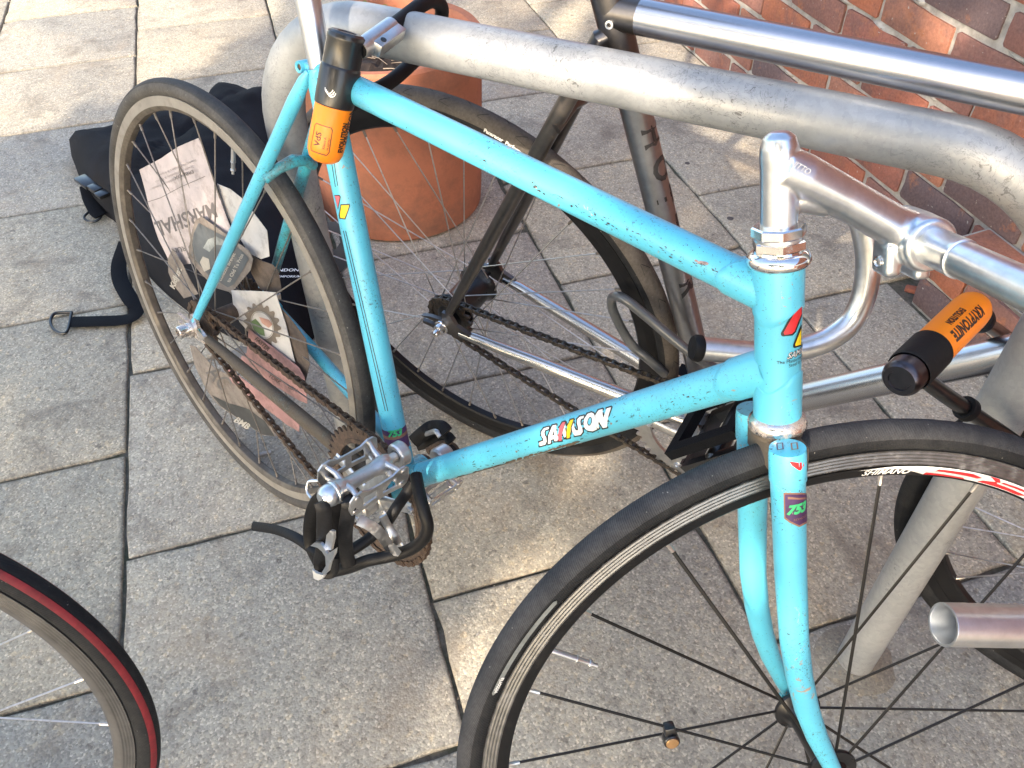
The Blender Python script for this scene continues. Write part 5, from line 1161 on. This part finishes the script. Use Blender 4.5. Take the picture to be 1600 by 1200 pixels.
for nm, a, b, r in (('top_tube', s3, h3 - V((-.006, 0, .02)), .014), ('down_tube', bb3, k3 + V((-.008, 0, .03)), .016), ('seat_tube', bb3, s3, .0145), ('head_tube', k3, h3, .018)): tubepart(nm, [a, b], r, M_NAVY, b3, 24)
for s in (-1, 1):
    tubepart('fork_blade', [k3 + V((.006, s * .033, -.02)), V((-.06, s * .042, .46)), V((-.02, s * .046, .37)), V((0, s * .05, .337))], [.0125, .010, .008, .0065], M_NAVY, b3, 18)
    tubepart('seat_stay', [s3 + V((0, s * .014, -.01)), r3 + V((0, s * .062, .01))], [.008, .007], M_NAVY, b3, 14); tubepart('chain_stay', [bb3 + V((0, s * .02, 0)), r3 + V((0, s * .062, 0))], [.011, .007], M_NAVY, b3, 14)
mb = MB(); mb.box(k3 + V((.006, 0, -.018)), Y3, X3, Z3, .078, .028, .024, .004); mb.build('fork_crown', M_NAVY, b3)
# ------------------------------------------------------------------ locks
def along(parent, body, size, P, D, r, ph0, t, m, upsign, bold=.0003, shear=0, face=None):
    x = face - D * face.dot(D); x.normalize(); y = D.cross(x); vs, fs = text2d(body, size, shear, bold)
    f = lambda a, b: P + D * (t + a) + (x * cos(ph0 + upsign * b / r) + y * sin(ph0 + upsign * b / r)) * r
    return link('lettering', tomesh('lettering', [f(a, b) for a, b in vs], fs, False), m, parent)
T1, B1 = W(543, 50, .785), W(511, 222, .828); D1 = (B1 - T1).normalized(); Lb = (B1 - T1).length
B1 = T1 + D1 * Lb
lk1 = empty('bike_lock', 'orange and black U lock clamping the turquoise frame to the stand rail', 'bike lock', Matrix.Translation(T1), 'U locks on the stand')
mb = MB(); mb.lathe((0, 0, 0), D1, [(.0001, .0012), (.0095, .0010), (.0100, .0002), (.0150, .0), (.0182, .002), (.0190, .005), (.0190, .007), (.0183, .0085), (.0183, .031), (.0190, .032), (.0196, .034), (.0196, .064), (.0192, .068), (.0180, .0695)], 48); bd = mb.build('crossbar', M_BLACK, lk1, True, 30)
mb = MB(); mb.lathe((0, 0, 0), D1, [(.0170, .060), (.0181, .066), (.0184, .070), (.0184, Lb + .002), (.0176, Lb + .010), (.0150, Lb + .016), (.0100, Lb + .0195), (.0001, Lb + .0205)], 48); sl = mb.build('orange_sleeve', M_ORANGE, lk1, True, 50)
fc = (CAMP - T1)
x_ = (fc - D1 * fc.dot(D1)).normalized(); sg = 1 if D1.cross(x_).dot(RX) > 0 else -1
along(sl, 'EVOLUTION', .0125, V((0, 0, 0)), -D1, .0187, -sg * .92 * -1 if False else 0, 0, M_DINK, 1, face=fc) if False else None
def lk_text(par, T, D, body, size, t, right, r, m, bold=.0003, down=False, shear=0, sx=1.0):
    """right: radians round towards picture right; down: reads away from T"""
    x = (CAMP - T); x = (x - D * x.dot(D)).normalized(); y = D.cross(x)
    if y.dot(RX) < 0: y = -y
    vs, fs = text2d(body, size, shear, bold); s = 1 if down else -1
    # reading direction s*D, letter tops = 90 deg anticlockwise of reading as seen
    f = lambda a, b: D * (t + s * a * sx) + (x * cos(right + s * b / r) + y * sin(right + s * b / r)) * r
    return link('lettering', tomesh('lettering', [f(a, b) for a, b in vs], fs, False), m, par)
lk_text(sl, T1, D1, 'KRYPTONITE', .0150, Lb - .026, 1.36, .0188, M_DINK, .0006, sx=.52); lk_text(sl, T1, D1, 'EVOLUTION', .0088, Lb - .010, .88, .0188, M_DINK, .0005, sx=.60)
lk_text(sl, T1, D1, 'VdS', .0090, Lb - .004, -.50, .0188, M_DINK, .0001); lk_text(sl, T1, D1, 'Klasse A', .0034, Lb - .002, -.12, .0188, M_DINK, 0); lk_text(sl, T1, D1, 'M 107351', .0030, Lb - .002, .10, .0188, M_DINK, 0)
y_ = D1.cross(x_); y_ = y_ if y_.dot(RX) > 0 else -y_
rr_ = stroke([(.112 + .002, -.80), (.112, -.70), (.112, -.02), (.114, .06), (.150, .06), (.153, -.04), (.153, -.72), (.150, -.80)], .0004)
vs2 = []; 
box2 = [(Lb + p_, q_) for p_, q_ in ((-.016, -.86), (-.018, -.76), (-.018, .08), (-.016, .16), (.006, .20), (.009, .10), (.009, -.78), (.006, -.88))]
sh = stroke([(a, b * .0188) for a, b in box2], .00035); link('lettering', tomesh('lettering', [D1 * a + (x_ * cos(b / .0188) + y_ * sin(b / .0188)) * .0187 for a, b in sh[0]], sh[1], False), M_DINK, sl)
for k in range(3): # raised keyway arcs on the black body
    sh = stroke([(.052 + .0045 * cos(t * .5) + k * .0012, (-.0045 + k * .0016) + .004 * sin(t * .5)) for t in range(-3, 4)], .0004, False); link('lettering', tomesh('lettering', [D1 * a + (x_ * cos(b / .0197 - .15) + y_ * sin(b / .0197 - .15)) * .0199 for a, b in sh[0]], sh[1], False), M_ALUM, bd)
def wl(T, pts, n=8): return [p - T for p in spline([W(*p) for p in pts], n)]
sp = wl(T1, [(562, 78, .790), (590, 60, .806), (625, 33, .838), (655, 10, .860), (676, 1, .888), (690, 12, .918), (686, 40, .945), (668, 72, .945), (642, 100, .925), (612, 126, .900), (578, 146, .875), (540, 168, .850), (514, 182, .832)])
mb = MB(); mb.tube(sp, .0078, 20); sh1 = mb.build('shackle', M_RUBBER, lk1)
a, b = W(562, 78, .790) - T1, W(612, 42, .824) - T1; mb = MB(); mb.tube([a, a.lerp(b, .15), b], [.0088, .0098, .0098], 26)
dd_ = (b - a).normalized(); up_ = (-FW - dd_ * (-FW).dot(dd_)).normalized(); sd_ = dd_.cross(up_); sd_ = sd_ if sd_.dot(DN) > 0 else -sd_
mb.box(a.lerp(b, .62) + sd_ * .009 + up_ * .001, dd_, sd_, up_, (b - a).length * .80, .013, .014, .0015); mb.build('shackle_bracket', M_ALUM, sh1)
mb = MB(); mb.lathe(a.lerp(b, .40) + sd_ * .0105 + up_ * .0082, up_, [(.0001, -.0004), (.0030, -.0004), (.0030, .0004), (.0001, .0005)], 16); mb.build('rivet_hole', M_PBLACK, sh1)
# second lock
T2, B2_ = W(1415, 585, .690), W(1515, 487, .755); D2 = (B2_ - T2).normalized(); L2 = (B2_ - T2).length
lk2 = empty('bike_lock', 'orange and black U lock round the raw steel down tube and the right post', 'bike lock', Matrix.Translation(T2), 'U locks on the stand')
mb = MB(); mb.lathe((0, 0, 0), D2, [(.0001, -.0108), (.0088, -.0108), (.0092, -.0120), (.0135, -.0120), (.0157, -.0095), (.0168, -.006), (.0168, .012), (.0172, .014)], 48); mb.build('crossbar', metal('worn black cap', (.10, .09, .10), .28, wear=(.4, .38, .37), wth=.66, ws=70), lk2, True, 30)
mb = MB(); mb.lathe((0, 0, 0), D2, [(.0180, .005), (.0184, .006), (.0190, .009), (.0190, .040), (.0188, .0445), (.0190, .046)], 48); mb.build('black_sleeve', M_RUBBER, lk2, True, 30)
mb = MB(); mb.lathe((0, 0, 0), D2, [(.0168, .036), (.0178, .044), (.0178, L2 - .004), (.0170, L2 + .006), (.0145, L2 + .012), (.0100, L2 + .0155), (.0001, L2 + .0165)], 48); sl2 = mb.build('orange_sleeve', M_ORANGE, lk2, True, 50)
cx2 = (L2 + .046) / 2
def lk2_text(body, size, t, right, m, bold, sx=.70):
    x = (CAMP - T2); x = (x - D2 * x.dot(D2)).normalized(); y = D2.cross(x); y = y if y.dot(RX) > 0 else -y; r = .0181
    vs, fs = text2d(body, size, 0, bold)
    f = lambda a, b: D2 * (t - a * sx) + (x * cos(right + b / r) + y * sin(right + b / r)) * r
    return link('lettering', tomesh('lettering', [f(a, b) for a, b in vs], fs, False), m, sl2)
lk2_text('KRYPTONITE', .0138, cx2, .30, M_DINK, .0007); lk2_text('EVOLUTION', .0078, cx2 - .004, -.32, M_DINK, .0004)
x2_ = (CAMP - T2); x2_ = (x2_ - D2 * x2_.dot(D2)).normalized(); y2_ = D2.cross(x2_); y2_ = y2_ if y2_.dot(RX) > 0 else -y2_
sh = stroke([(cx2 - .030, -.03), (cx2 + .032, -.03)], .0005, False); link('lettering', tomesh('lettering', [D2 * a + (x2_ * cos(b) + y2_ * sin(b)) * .0181 for a, b in sh[0]], [f for f in sh[1]], False), M_DINK, sl2)
sp = wl(T2, [(1438, 588, .700), (1470, 612, .715), (1512, 641, .740), (1560, 673, .765), (1610, 705, .79), (1690, 735, .83), (1745, 700, .885), (1720, 630, .915), (1640, 575, .925), (1575, 528, .905), (1545, 508, .850), (1524, 494, .790)])
mb = MB(); mb.tube(sp, .0072, 20); sh2 = mb.build('shackle', M_BLACK, lk2)
a, b = W(1506, 636, .737) - T2, W(1519, 645, .743) - T2; d_ = (b - a).normalized()
mb = MB(); mb.lathe(a, d_, [(.0072, 0), (.0108, 0), (.0112, .001), (.0112, .0075), (.0108, .0085), (.0072, .0085)], 26); mb.build('rubber_ring', M_RUBBER, sh2)
a, b = W(1528, 497, .797) - T2, W(1545, 508, .850) - T2; d_ = (b - a).normalized(); mb = MB(); mb.lathe(a, d_, [(.0072, 0), (.0125, 0), (.0132, .003), (.0132, .016), (.0105, .019), (.0072, .019)], 26); mb.build('rubber_ring', M_RUBBER, sh2)
# ------------------------------------------------------------------ cable through the raw steel bicycle
cb = spline([M2 @ P2(u, v, y) for u, v, y in ((1118, 576, -.03), (1085, 556, -.042), (1045, 524, -.044), (1005, 490, -.044), (975, 467, -.043), (958, 464, -.036), (957, 482, -.030), (972, 515, -.026), (990, 542, -.024), (1012, 560, -.022), (1040, 585, -.018))], 8)
mb = MB(); ph_ = 0; cs_ = []
mb.tube(cb, .0062, 16); tag(mb.build('cable_lock', M_CABLE, None), 'grey sheathed steel cable looped through the raw steel bicycle rear wheel', 'cable')
# ------------------------------------------------------------------ spoke cards in the turquoise bicycle's rear wheel
def card(label, px, y, m, curl=.004, name='spoke_card', n=1):
    pts = [P1(u, v, y) for u, v in px]; c = sum(pts, V()) / len(pts); k = len(pts)
    bm = bmesh.new(); vv = [bm.verts.new((p.x, 0, p.z)) for p in pts]; bm.faces.new(vv)
    xs = [p.x for p in pts]; zs = [p.z for p in pts]
    for i in range(1, int((max(xs) - min(xs)) / .012) + 1): bmesh.ops.bisect_plane(bm, geom=bm.verts[:] + bm.edges[:] + bm.faces[:], plane_co=(min(xs) + i * .012, 0, 0), plane_no=(1, 0, 0))
    for i in range(1, int((max(zs) - min(zs)) / .012) + 1): bmesh.ops.bisect_plane(bm, geom=bm.verts[:] + bm.edges[:] + bm.faces[:], plane_co=(0, 0, min(zs) + i * .012), plane_no=(0, 0, 1))
    bmesh.ops.triangulate(bm, faces=bm.faces[:])
    def bend(p): return y + curl * (noise.noise(V((p.x * 9, y * 90, p.z * 9))) + .6 * sin((p.x - c.x) * 18))
    for v in bm.verts: v.co.y = bend(v.co)
    r = bmesh.ops.solidify(bm, geom=bm.faces[:], thickness=.0006)
    me = bpy.data.meshes.new(name); bm.to_mesh(me); bm.free(); o = link(name, me, m); o.matrix_world = M1
    tag(o, label, 'spoke card', 'race cards in the spokes'); o['_'] = 0; del o['_']
    def ink(shape, mm, lift=.0009, frompx=True):
        vs, fs = shape
        P = [P1(a, b, y) if frompx else V((a, 0, b)) for a, b in vs]
        for p in P: p.y = bend(p) - lift
        return link('print', tomesh('print', P, fs, False), mm, o)
    def text(body, cx, cy, size, ang, mm, bold=0, shear=0, sx=1.0, lift=.0010):
        vs, fs = text2d(body, size, shear, bold, 1); ca, sa = cos(radians(ang)), sin(radians(ang))
        return ink(([(cx + (a * sx * ca + b * sa), cy + (a * sx * sa - b * ca)) for a, b in vs], fs), mm, lift)
    return o, ink, text
def px(crop, pts): ox, oy, s = crop; return [(ox + x / s, oy + y / s) for x, y in pts]
cA = (200, 200, 4.617); cB = (200, 420, 4.0)
_, ink, text = card('large dirty white spoke card with upside down MARSHAL lettering', px(cA, [(88, 300), (250, 215), (360, 135), (490, 76), (520, 130), (610, 370), (720, 690), (735, 740), (600, 900), (470, 975), (400, 985), (310, 970), (240, 800), (170, 560)]), .012, M_CARD)
text('MARSHAL', 293, 341, 34, 161, M_PINK_INK, .6, 0, .62); text('RD RUN', 291, 387, 11, 168, M_PINK_INK, .2)
ink(stroke(px(cA, [(155, 530), (250, 500), (380, 425), (550, 350)]), .5, False), M_PINK_INK)
for k in range(3): text('Tracks, Nightriders & friends', 277 - k * 4, 262 + k * 10, 5.2, 157, simple('faint print', (.30, .26, .25), .6), 0)
text('ERBROX', 287, 273, 8, 160, M_PINK_INK, .1)
_, ink, text = card('slate grey race card with pale border below the MARSHAL card', px(cA, [(540, 635), (780, 835), (860, 890), (890, 950), (870, 1030), (740, 1190), (640, 1150), (540, 1040), (450, 930), (470, 760), (500, 660)]), .006, M_CARDB)
ink(poly2d(px(cA, [(525, 680), (700, 790), (850, 930), (860, 950), (760, 1130), (720, 1150), (600, 1060), (480, 910), (490, 760)]), 3), M_CARDD, .0012)
ink(poly2d(px(cA, [(590, 800), (640, 780), (690, 810), (700, 850), (640, 840), (600, 890), (560, 860)]), 3), simple('grey map print', (.26, .28, .27), .6, var=.5), .0016); ink(poly2d(px(cA, [(560, 920), (600, 940), (610, 1010), (570, 1030), (540, 960)]), 3), M_CREAMINK, .0016)
text('London Brevet', 355, 417, 7.6, -65, M_CREAMINK, .15, lift=.0020); text('to Old Ta Prisa', 367, 419, 7.6, -65, M_CREAMINK, .15, lift=.0020)
_, ink, text = card('small brown grey spoke card with white script left of the hub', px(cA, [(330, 870), (350, 900), (400, 985), (440, 1080), (500, 1200), (400, 1230), (330, 1130), (300, 1040), (300, 940)]), .002, M_CARDB)
text('KidJust', 276, 435, 12, -68, M_CREAMINK, .4, .3, lift=.0012)
card('plain pale card fanned out behind the turquoise seat stay', px(cA, [(650, 400), (740, 440), (830, 520), (920, 650), (985, 745), (1010, 930), (960, 945), (880, 900), (760, 700), (690, 560)]), .020, M_CARDW)
card('folded mud stained card below the pale one', px(cA, [(880, 890), (960, 950), (1040, 985), (1080, 1030), (1110, 1180), (1060, 1210), (960, 1160), (900, 1040)]), .0235, M_CARDBR)
_, ink, text = card('scuffed white card with a brown chainring emblem', px(cB, [(655, 130), (780, 140), (915, 150), (975, 350), (1035, 590), (900, 500), (760, 400), (700, 330), (665, 220)]), .0085, M_CARDW)
cc = (840, 350); ea_ = V((cos(radians(62)), sin(radians(62)))) ; eb_ = V((-sin(radians(62)), cos(radians(62))))
def ell(rx, ry, n, t=None): 
    out = []
    for i in range(n):
        a = 2 * pi * i / n; r = 1.0 if t is None else t[i % len(t)]; p = ea_ * (rx * r * cos(a)) + eb_ * (ry * r * sin(a)); out.append((cc[0] + p.x, cc[1] + p.y))
    return out
loops = [px(cB, ell(128, 88, 96, [1.0, 1.12, 1.15, 1.12, 1.0, .93])), px(cB, ell(92, 60, 96))[::-1]]
tri = geometry.tessellate_polygon([[V((*p, 0)) for p in l] for l in loops]); ink(([p for l in loops for p in l], [tuple(t) for t in tri]), simple('brown emblem print', (.19, .155, .12), .6, var=.3), .0012)
ink(stroke(px(cB, ell(86, 56, 48)), .35), simple('emblem ring', (.22, .19, .15), .6), .0012)
ink(poly2d(px(cB, [(770, 330), (800, 310), (850, 370), (860, 420), (830, 410), (790, 380)]), 3), M_LEAFINK, .0012); ink(poly2d(px(cB, [(820, 300), (880, 320), (900, 350), (880, 370), (840, 340)]), 3), M_SALINK, .0012)
_, ink, text = card('dusty pink spoke card lettered FASTER beside the chain', px(cB, [(755, 375), (900, 480), (1060, 620), (1090, 680), (1105, 850), (1060, 830), (900, 720), (790, 620), (700, 560), (750, 520)]), .0055, M_CARDP)
text('FASTER', 411, 537, 8.5, 41, M_DINK, .3, .1); text('YORK', 430, 592, 8, 38, M_DINK, .2); text('LDN', 456, 608, 7, 30, M_DINK, .1)
card('dark brown card tucked behind the chainring emblem card', px(cB, [(950, 230), (1010, 300), (1110, 440), (1135, 600), (1110, 700), (1060, 640), (1030, 590), (975, 380)]), .0150, M_CARDBR)
_, ink, text = card('pale card with a dark banded edge low in the spokes', px(cB, [(400, 470), (440, 480), (560, 620), (700, 700), (780, 800), (840, 900), (920, 1050), (840, 1040), (700, 950), (580, 850), (500, 740), (430, 600)]), .0040, M_CARDB)
ink(poly2d(px(cB, [(540, 780), (640, 840), (760, 880), (850, 950), (915, 1048), (840, 1036), (700, 945), (590, 850)]), 3), simple('charcoal print', (.05, .05, .048), .6, var=.4), .0012)
text('BMB', 378, 661, 13, 33, M_CREAMINK, .3, .2, lift=.0018); text('AC', 345, 590, 28, 52, simple('charcoal card letters', (.10, .095, .09), .6), .4)
card('pale pinkish card crossing under the chainstay', px(cB, [(630, 600), (760, 700), (900, 830), (1060, 930), (1055, 1025), (980, 980), (830, 840), (740, 760), (650, 690)]), .0075, M_CARDP)
card('small blue grey card corner by the sprocket', px(cB, [(640, 520), (700, 480), (760, 500), (765, 570), (700, 580)]), .0030, simple('blue grey card', (.13, .145, .18), .6, var=.4))
# ------------------------------------------------------------------ bag behind the rear wheel
out = [gz(u, v, z) for u, v, z in ((104, 226, .035), (135, 300, .03), (178, 335, .03), (205, 385, .02), (235, 430, .015), (290, 478, .015), (360, 520, .015), (430, 540, .02), (480, 520, .03), (500, 440, .05), (470, 330, .08), (440, 240, .10), (425, 150, .10), (395, 140, .09), (345, 128, .10), (322, 152, .09), (250, 178, .08), (170, 204, .07), (130, 216, .05))]
cen = sum((V((p.x, p.y, 0)) for p in out), V()) / len(out)
ringp = [V((p.x, p.y, p.z)) for p in out]; ringp = spline(ringp + [ringp[0]], 5)[:-1]
bag = empty('messenger_bag', 'black canvas messenger bag lying on the paving behind the turquoise rear wheel', 'bag', Matrix.Translation(cen))
vs, fs = [], []; nrr = 22; npp = len(ringp)
for i in range(nrr):
    t = i / (nrr - 1)
    for p in ringp:
        q = V((p.x, p.y, 0)) - cen; 
        if i == 0: vs.append(q + V((0, 0, .001)))
        else:
            tt = 1 - (t ** 1.0) * .985; h = .145 * (1 - tt ** 7) * (.86 + .14 * (1 - tt)) + p.z * tt ** 7
            h += .014 * noise.noise(V((q.x * tt * 7, q.y * tt * 7, 1))) + .006 * noise.noise(V((q.x * tt * 24, q.y * tt * 24, 5)))
            h -= .010 * max(0, 1 - abs(q.x * tt + q.y * tt * .5 + .10) / .012) 
            vs.append(V((q.x * tt, q.y * tt, max(.004, h))))
for i in range(nrr - 1): fs += [(i * npp + k, i * npp + (k + 1) % npp, (i + 1) * npp + (k + 1) % npp, (i + 1) * npp + k) for k in range(npp)]
fs.append(tuple(range((nrr - 1) * npp, nrr * npp))); mb = MB(); mb.add(vs, fs); bb_ = mb.build('bag_body', M_BAG, bag, True, 80)
def zb(u, v, z): return gz(u, v, z) - cen
def strap(name, pts, w, th, m=M_WEB, par=None, flat=Z3):
    P = spline([zb(*p) for p in pts], 6); mb = MB(); mb.tube(P, w, 10, True, ell=(flat, th / w), up=V((1, .2, 0))); return mb.build(name, m, par or bag)
strap('flap', [(150, 222, .075), (160, 260, .085), (178, 300, .085), (200, 345, .08)], .006, .004)
strap('shoulder_strap', [(196, 378, .05), (186, 410, .03), (188, 438, .022), (203, 466, .020), (214, 480, .016), (208, 494, .012), (190, 500, .009), (150, 502, .008), (110, 503, .007)], .0175, .0026)
strap('strap_end', [(135, 290, .045), (140, 310, .03), (150, 330, .020), (158, 337, .016)], .0165, .0022)
def dring(pts, r=.0032):
    P = spline([zb(*p) for p in pts + [pts[0]]], 6); mb = MB(); mb.tube(P, r, 10); return mb.build('d_ring', M_BLACK, bag)
dring([(112, 488, .008), (88, 489, .008), (80, 497, .008), (80, 508, .008), (88, 518, .008), (104, 519, .008)])
dring([(150, 322, .016), (158, 330, .014), (157, 340, .012), (148, 346, .010), (138, 346, .010), (132, 338, .012)], .0030)
bk = empty if False else None
a, b = zb(124, 277, .070), zb(165, 306, .070); dx = (b - a); ln = dx.length; dx.normalize(); dy = Z3.cross(dx); mb = MB()
mb.box(a.lerp(b, .25), dx, dy, Z3, ln * .48, .030, .010, .002); mb.box(a.lerp(b, .62), dx, dy, Z3, ln * .30, .024, .012, .003); mb.box(a.lerp(b, .90), dx, dy, Z3, ln * .22, .030, .009, .002); mb.build('buckle', M_BLACK, bag)
vs, fs = text2d('THE LONDON', .013, 0, .0002); vs2, fs2 = text2d('COURIER EMPORIUM', .009, 0, .0001)
for (v_, f_), (u0, w0) in (((vs, fs), (435, 430)), ((vs2, fs2), (438, 440))):
    Pc = gz(u0, w0, .145) - cen; Rr = V((RX.x, RX.y, 0)).normalized(); Uu = V((-Rr.y, Rr.x, 0)); link('lettering', tomesh('lettering', [Pc + Rr * a + Uu * b + V((0, 0, .012)) for a, b in v_], f_, False), M_WHITE, bb_)
# black plastic loop leaning behind the seat tube
O_ = W(522, 378, 1.62); eu = RX; ev = -DN; mb = MB()
plate_h(mb, O_, eu, ev, [[(-.020, .036), (.008, .040), (.026, .020), (.030, -.045), (.012, -.062), (-.012, -.050), (-.024, -.010)], [(-.008, .022), (-.010, -.014), (.004, -.016), (.013, -.002), (.010, .016)]], .010); tag(mb.build('plastic_loop', M_BLACK, None, True, 30), 'black plastic loop between the terracotta pot and the turquoise seat tube', 'bracket')
# litter
P = gz(413, 708, .004); mb = MB(); dx = (gz(425, 705, .004) - P).normalized(); mb.tube([P - dx * .012, P + dx * .012], .0036, 10, ell=(Z3, .6)); tag(mb.build('cigarette_butt', simple('dirty paper', (.45, .42, .38), .8, var=.3), None), 'flattened white cigarette butt on the paving under the turquoise rear wheel', 'litter')
# ------------------------------------------------------------------ unseen tree added behind the camera, leaves cut to shape the sun patches
lit = []; dark = []
def gl(pts, z=0.0): return [gz(u, v, z) for u, v in pts]
lit += gl([(60, 40), (120, 90), (180, 150), (40, 160), (110, 165), (230, 60), (280, 40), (330, 20), (180, 20), (60, 100), (20, 20), (300, 90), (390, 40)])
lit += gl([(x, y) for x in range(-30, 430, 32) for y in range(0, 200, 24) if y < 178 - (max(x, 60) - 100) * .52 and not (200 < x < 330 and 10 < y < 40) and not (x < 60 and 100 < y < 140)])
lit += gl([(640, 5), (740, 10), (800, 20), (860, 60), (760, 40), (830, 5)]) + gl([(1010, 30), (1040, 60), (910, 10)])
lit += gl([(945, 705), (915, 735), (890, 770), (868, 810), (845, 850), (825, 890), (790, 930), (765, 960)]) + gl([(745, 1010), (720, 1070), (700, 1110)])
lit += gl([(1095, 215), (1120, 235), (1150, 245)]) + gl([(1075, 310), (1090, 330)])
lit += [W_(BB.lerp(ST, t)) for t in (.52, .58, .64, .70, .76, .82, .88, .94)] + [W_(ST + US * t) for t in (0, .05, .1, .15, .2)]
lit += [W_(TT0.lerp(TT1, t)) for t in [i / 24 for i in range(0, 20)]] + [T1, B1, T1.lerp(B1, .5), B1 + D1 * .02]
lit += [W_(BB.lerp(DT1, t)) for t in (.10, .14)]
LX = V((.0397, .1276, 0))
for i in range(24):
    t = i / 23; p = LX.lerp(RB, .18 + .40 * t); lit.append(p + V((0, 0, HS)))
lit += [RB - ES * .105 + V((0, 0, HS - .005))]
dark += [LX.lerp(RB, t) + V((0, 0, HS)) for t in (.64, .68, .72, .76, .80, .84)] + [RB - ES * .02 + V((0, 0, HS - .08)), RB - ES * .04 + V((0, 0, HS - .045)), RB - ES * .07 + V((0, 0, HS - .02))]
lit += [LB + ES * .1 + V((0, 0, HS - .01)), LB + ES * .04 + V((0, 0, HS - .06))]
lit += [M2 @ ST2.lerp(HT2, t) for t in (.05, .15, .25, .35, .45, .55, .65)]
lit += [hit(u, v, G(0, WALL), UB) for u, v in ((1100, 95), (1120, 100), (1165, 20), (1085, 10), (1480, 40), (1500, 50))]
lit += [PP + V((.14, -.16, .40)), PP + V((.17, -.12, .38)), PP + V((.10, -.19, .40)), hit(660, 305, PP + V((.1, -.17, 0)), V((.4, -.9, 0)).normalized())]
dark += gl([(x, y) for x in range(-40, 1700, 45) for y in range(190, 1260, 45)])
dark += gl([(480, 10), (520, 40), (60, 215), (140, 200), (900, 160), (960, 120), (880, 100), (400, 110), (1000, 180), (950, 300), (900, 300)])
dark += [W_(p) for p in (SCP, HC, HT, HB, HC.lerp(SCP, .5), HB.lerp(HT, .5), FA, FA + UH * .33, FA - SF * .3, FA + UH * .25 - SF * .2, HB - UH * .1, HB - UH * .2, HB - UH * .3)]
dark += [W_(TT0.lerp(TT1, t)) for t in (.90, .96)] + [W_(BB.lerp(ST, t)) for t in (0, .1, .2, .3, .38)] + [W_(BB.lerp(DT1, t)) for t in (0, .05, .3, .4, .5, .6, .7, .8, .9, 1)]
dark += [W_(hs[i]) for i in range(0, len(hs), 4)] + [M2 @ HB2, T2, B2_] + [LB + V((0, 0, z)) for z in (.1, .2, .3, .4, .5)] + [RB + V((0, 0, z)) for z in (.1, .2, .3, .4, .5, .6)]
dark += [W_(RA + X3 * (.32 * cos(a)) + Z3 * (.32 * sin(a))) for a in [i * .3 for i in range(21)]]
dark += [hit(u, v, G(0, WALL), UB) for u, v in ((1250, 40), (1330, 60), (1400, 60), (1550, 100), (1590, 30), (1230, 90), (1200, 100), (1300, 130), (1350, 120), (1500, 10), (1520, 170), (1590, 220), (1400, 20))] + [RB.lerp(LB, .3) + V((0, 0, HS)), RB.lerp(LB, .22) + V((0, 0, HS))]
dark += [PP + V((.2, 0, .3)), PP + V((.19, .05, .1)), PP + V((.15, -.13, .15)), PP + V((.12, -.16, .25))]
HA = V((-SDIR.y, SDIR.x, 0)).normalized(); HBv = SDIR.cross(HA).normalized()
def proj2(p): return (p.dot(HA), p.dot(HBv))
lit2 = [proj2(p) for p in lit]; dark2 = [proj2(p) for p in dark]
rs = random.Random(21); DT_ = 5.2
leaves = MB(); cnt = 0; step = .046
def bright(a, b):  # no leaf is placed here, so sun reaches the chosen spots
    dl = min((a - x) ** 2 + (b - y) ** 2 for x, y in lit2); dd_ = min((a - x) ** 2 + (b - y) ** 2 for x, y in dark2)
    return dl < (.038 + .012 * noise.noise(V((a * 18, b * 18, 0)))) ** 2 or (dl < dd_ and dl < .075 ** 2)
for layer in (0, 1):
  a_ = -2.6
  while a_ < 3.4:
    b_ = -.6 + layer * step / 2
    while b_ < 2.9:
        aa, bb2 = a_ + rs.uniform(-.015, .015), b_ + rs.uniform(-.015, .015)
        edge = max(abs(aa - .3) / 2.9, abs(bb2 - 1.1) / 1.75)
        hole = noise.noise(V((aa * 3.1, bb2 * 3.1, 8))) > .56 and noise.noise(V((aa * 9, bb2 * 9, 3))) > .05
        if not bright(aa, bb2) and rs.random() > (edge - .80) * 4 and not (hole and bb2 > .1):
            d = DT_ + rs.uniform(-.25, .25) + layer * .3 ; c = HA * aa + HBv * bb2 + SDIR * d
            if c.z > .35:
                n_ = (SDIR + V((rs.gauss(0, .22), rs.gauss(0, .22), rs.gauss(0, .22)))).normalized(); u_ = n_.orthogonal().normalized(); u_ = (Matrix.Rotation(rs.uniform(0, 6.28), 3, n_) @ u_); w_ = n_.cross(u_); s_ = step * rs.uniform(.72, .95)
                vs = [c + u_ * s_, c + u_ * s_ * .3 + w_ * s_ * .72, c - u_ * s_ * .55 + w_ * s_ * .62, c - u_ * s_ * .95, c - u_ * s_ * .55 - w_ * s_ * .62, c + u_ * s_ * .3 - w_ * s_ * .72]
                leaves.add(vs, [(0, 1, 2, 3, 4, 5)]); cnt += 1
        b_ += step
    a_ += step
base = SDIR * DT_; base.z = 0; base += HA * .3
tree = empty('added_shade_tree', 'added leafy tree out of view, its gaps shaped to dapple the bikes', 'tree', Matrix.Translation(base))
cr_ = leaves.build('crown', M_LEAF, tree, False); cr_.location = -base; cr_['kind'] = 'stuff'  # added leaf screen, shaped by the lit and dark target points
mb = MB(); mb.tube([V((0, 0, 0)), V((.02, .01, 1.0)), V((-.02, 0, 2.2)), V((.05, .03, 3.4))], [.12, .09, .07, .03], 16)
for k in range(9):
    z = .9 + k * .28; d = HA * (1.0 if k % 2 else -1.0) * rs.uniform(.8, 1.6) + V((0, 0, rs.uniform(.2, .7))); mb.tube([V((0, 0, z)), V((0, 0, z)) + d * .5 + V((0, 0, .05)), V((0, 0, z)) + d], [.035, .022, .008], 8)
mb.build('trunk', M_BARK, tree)
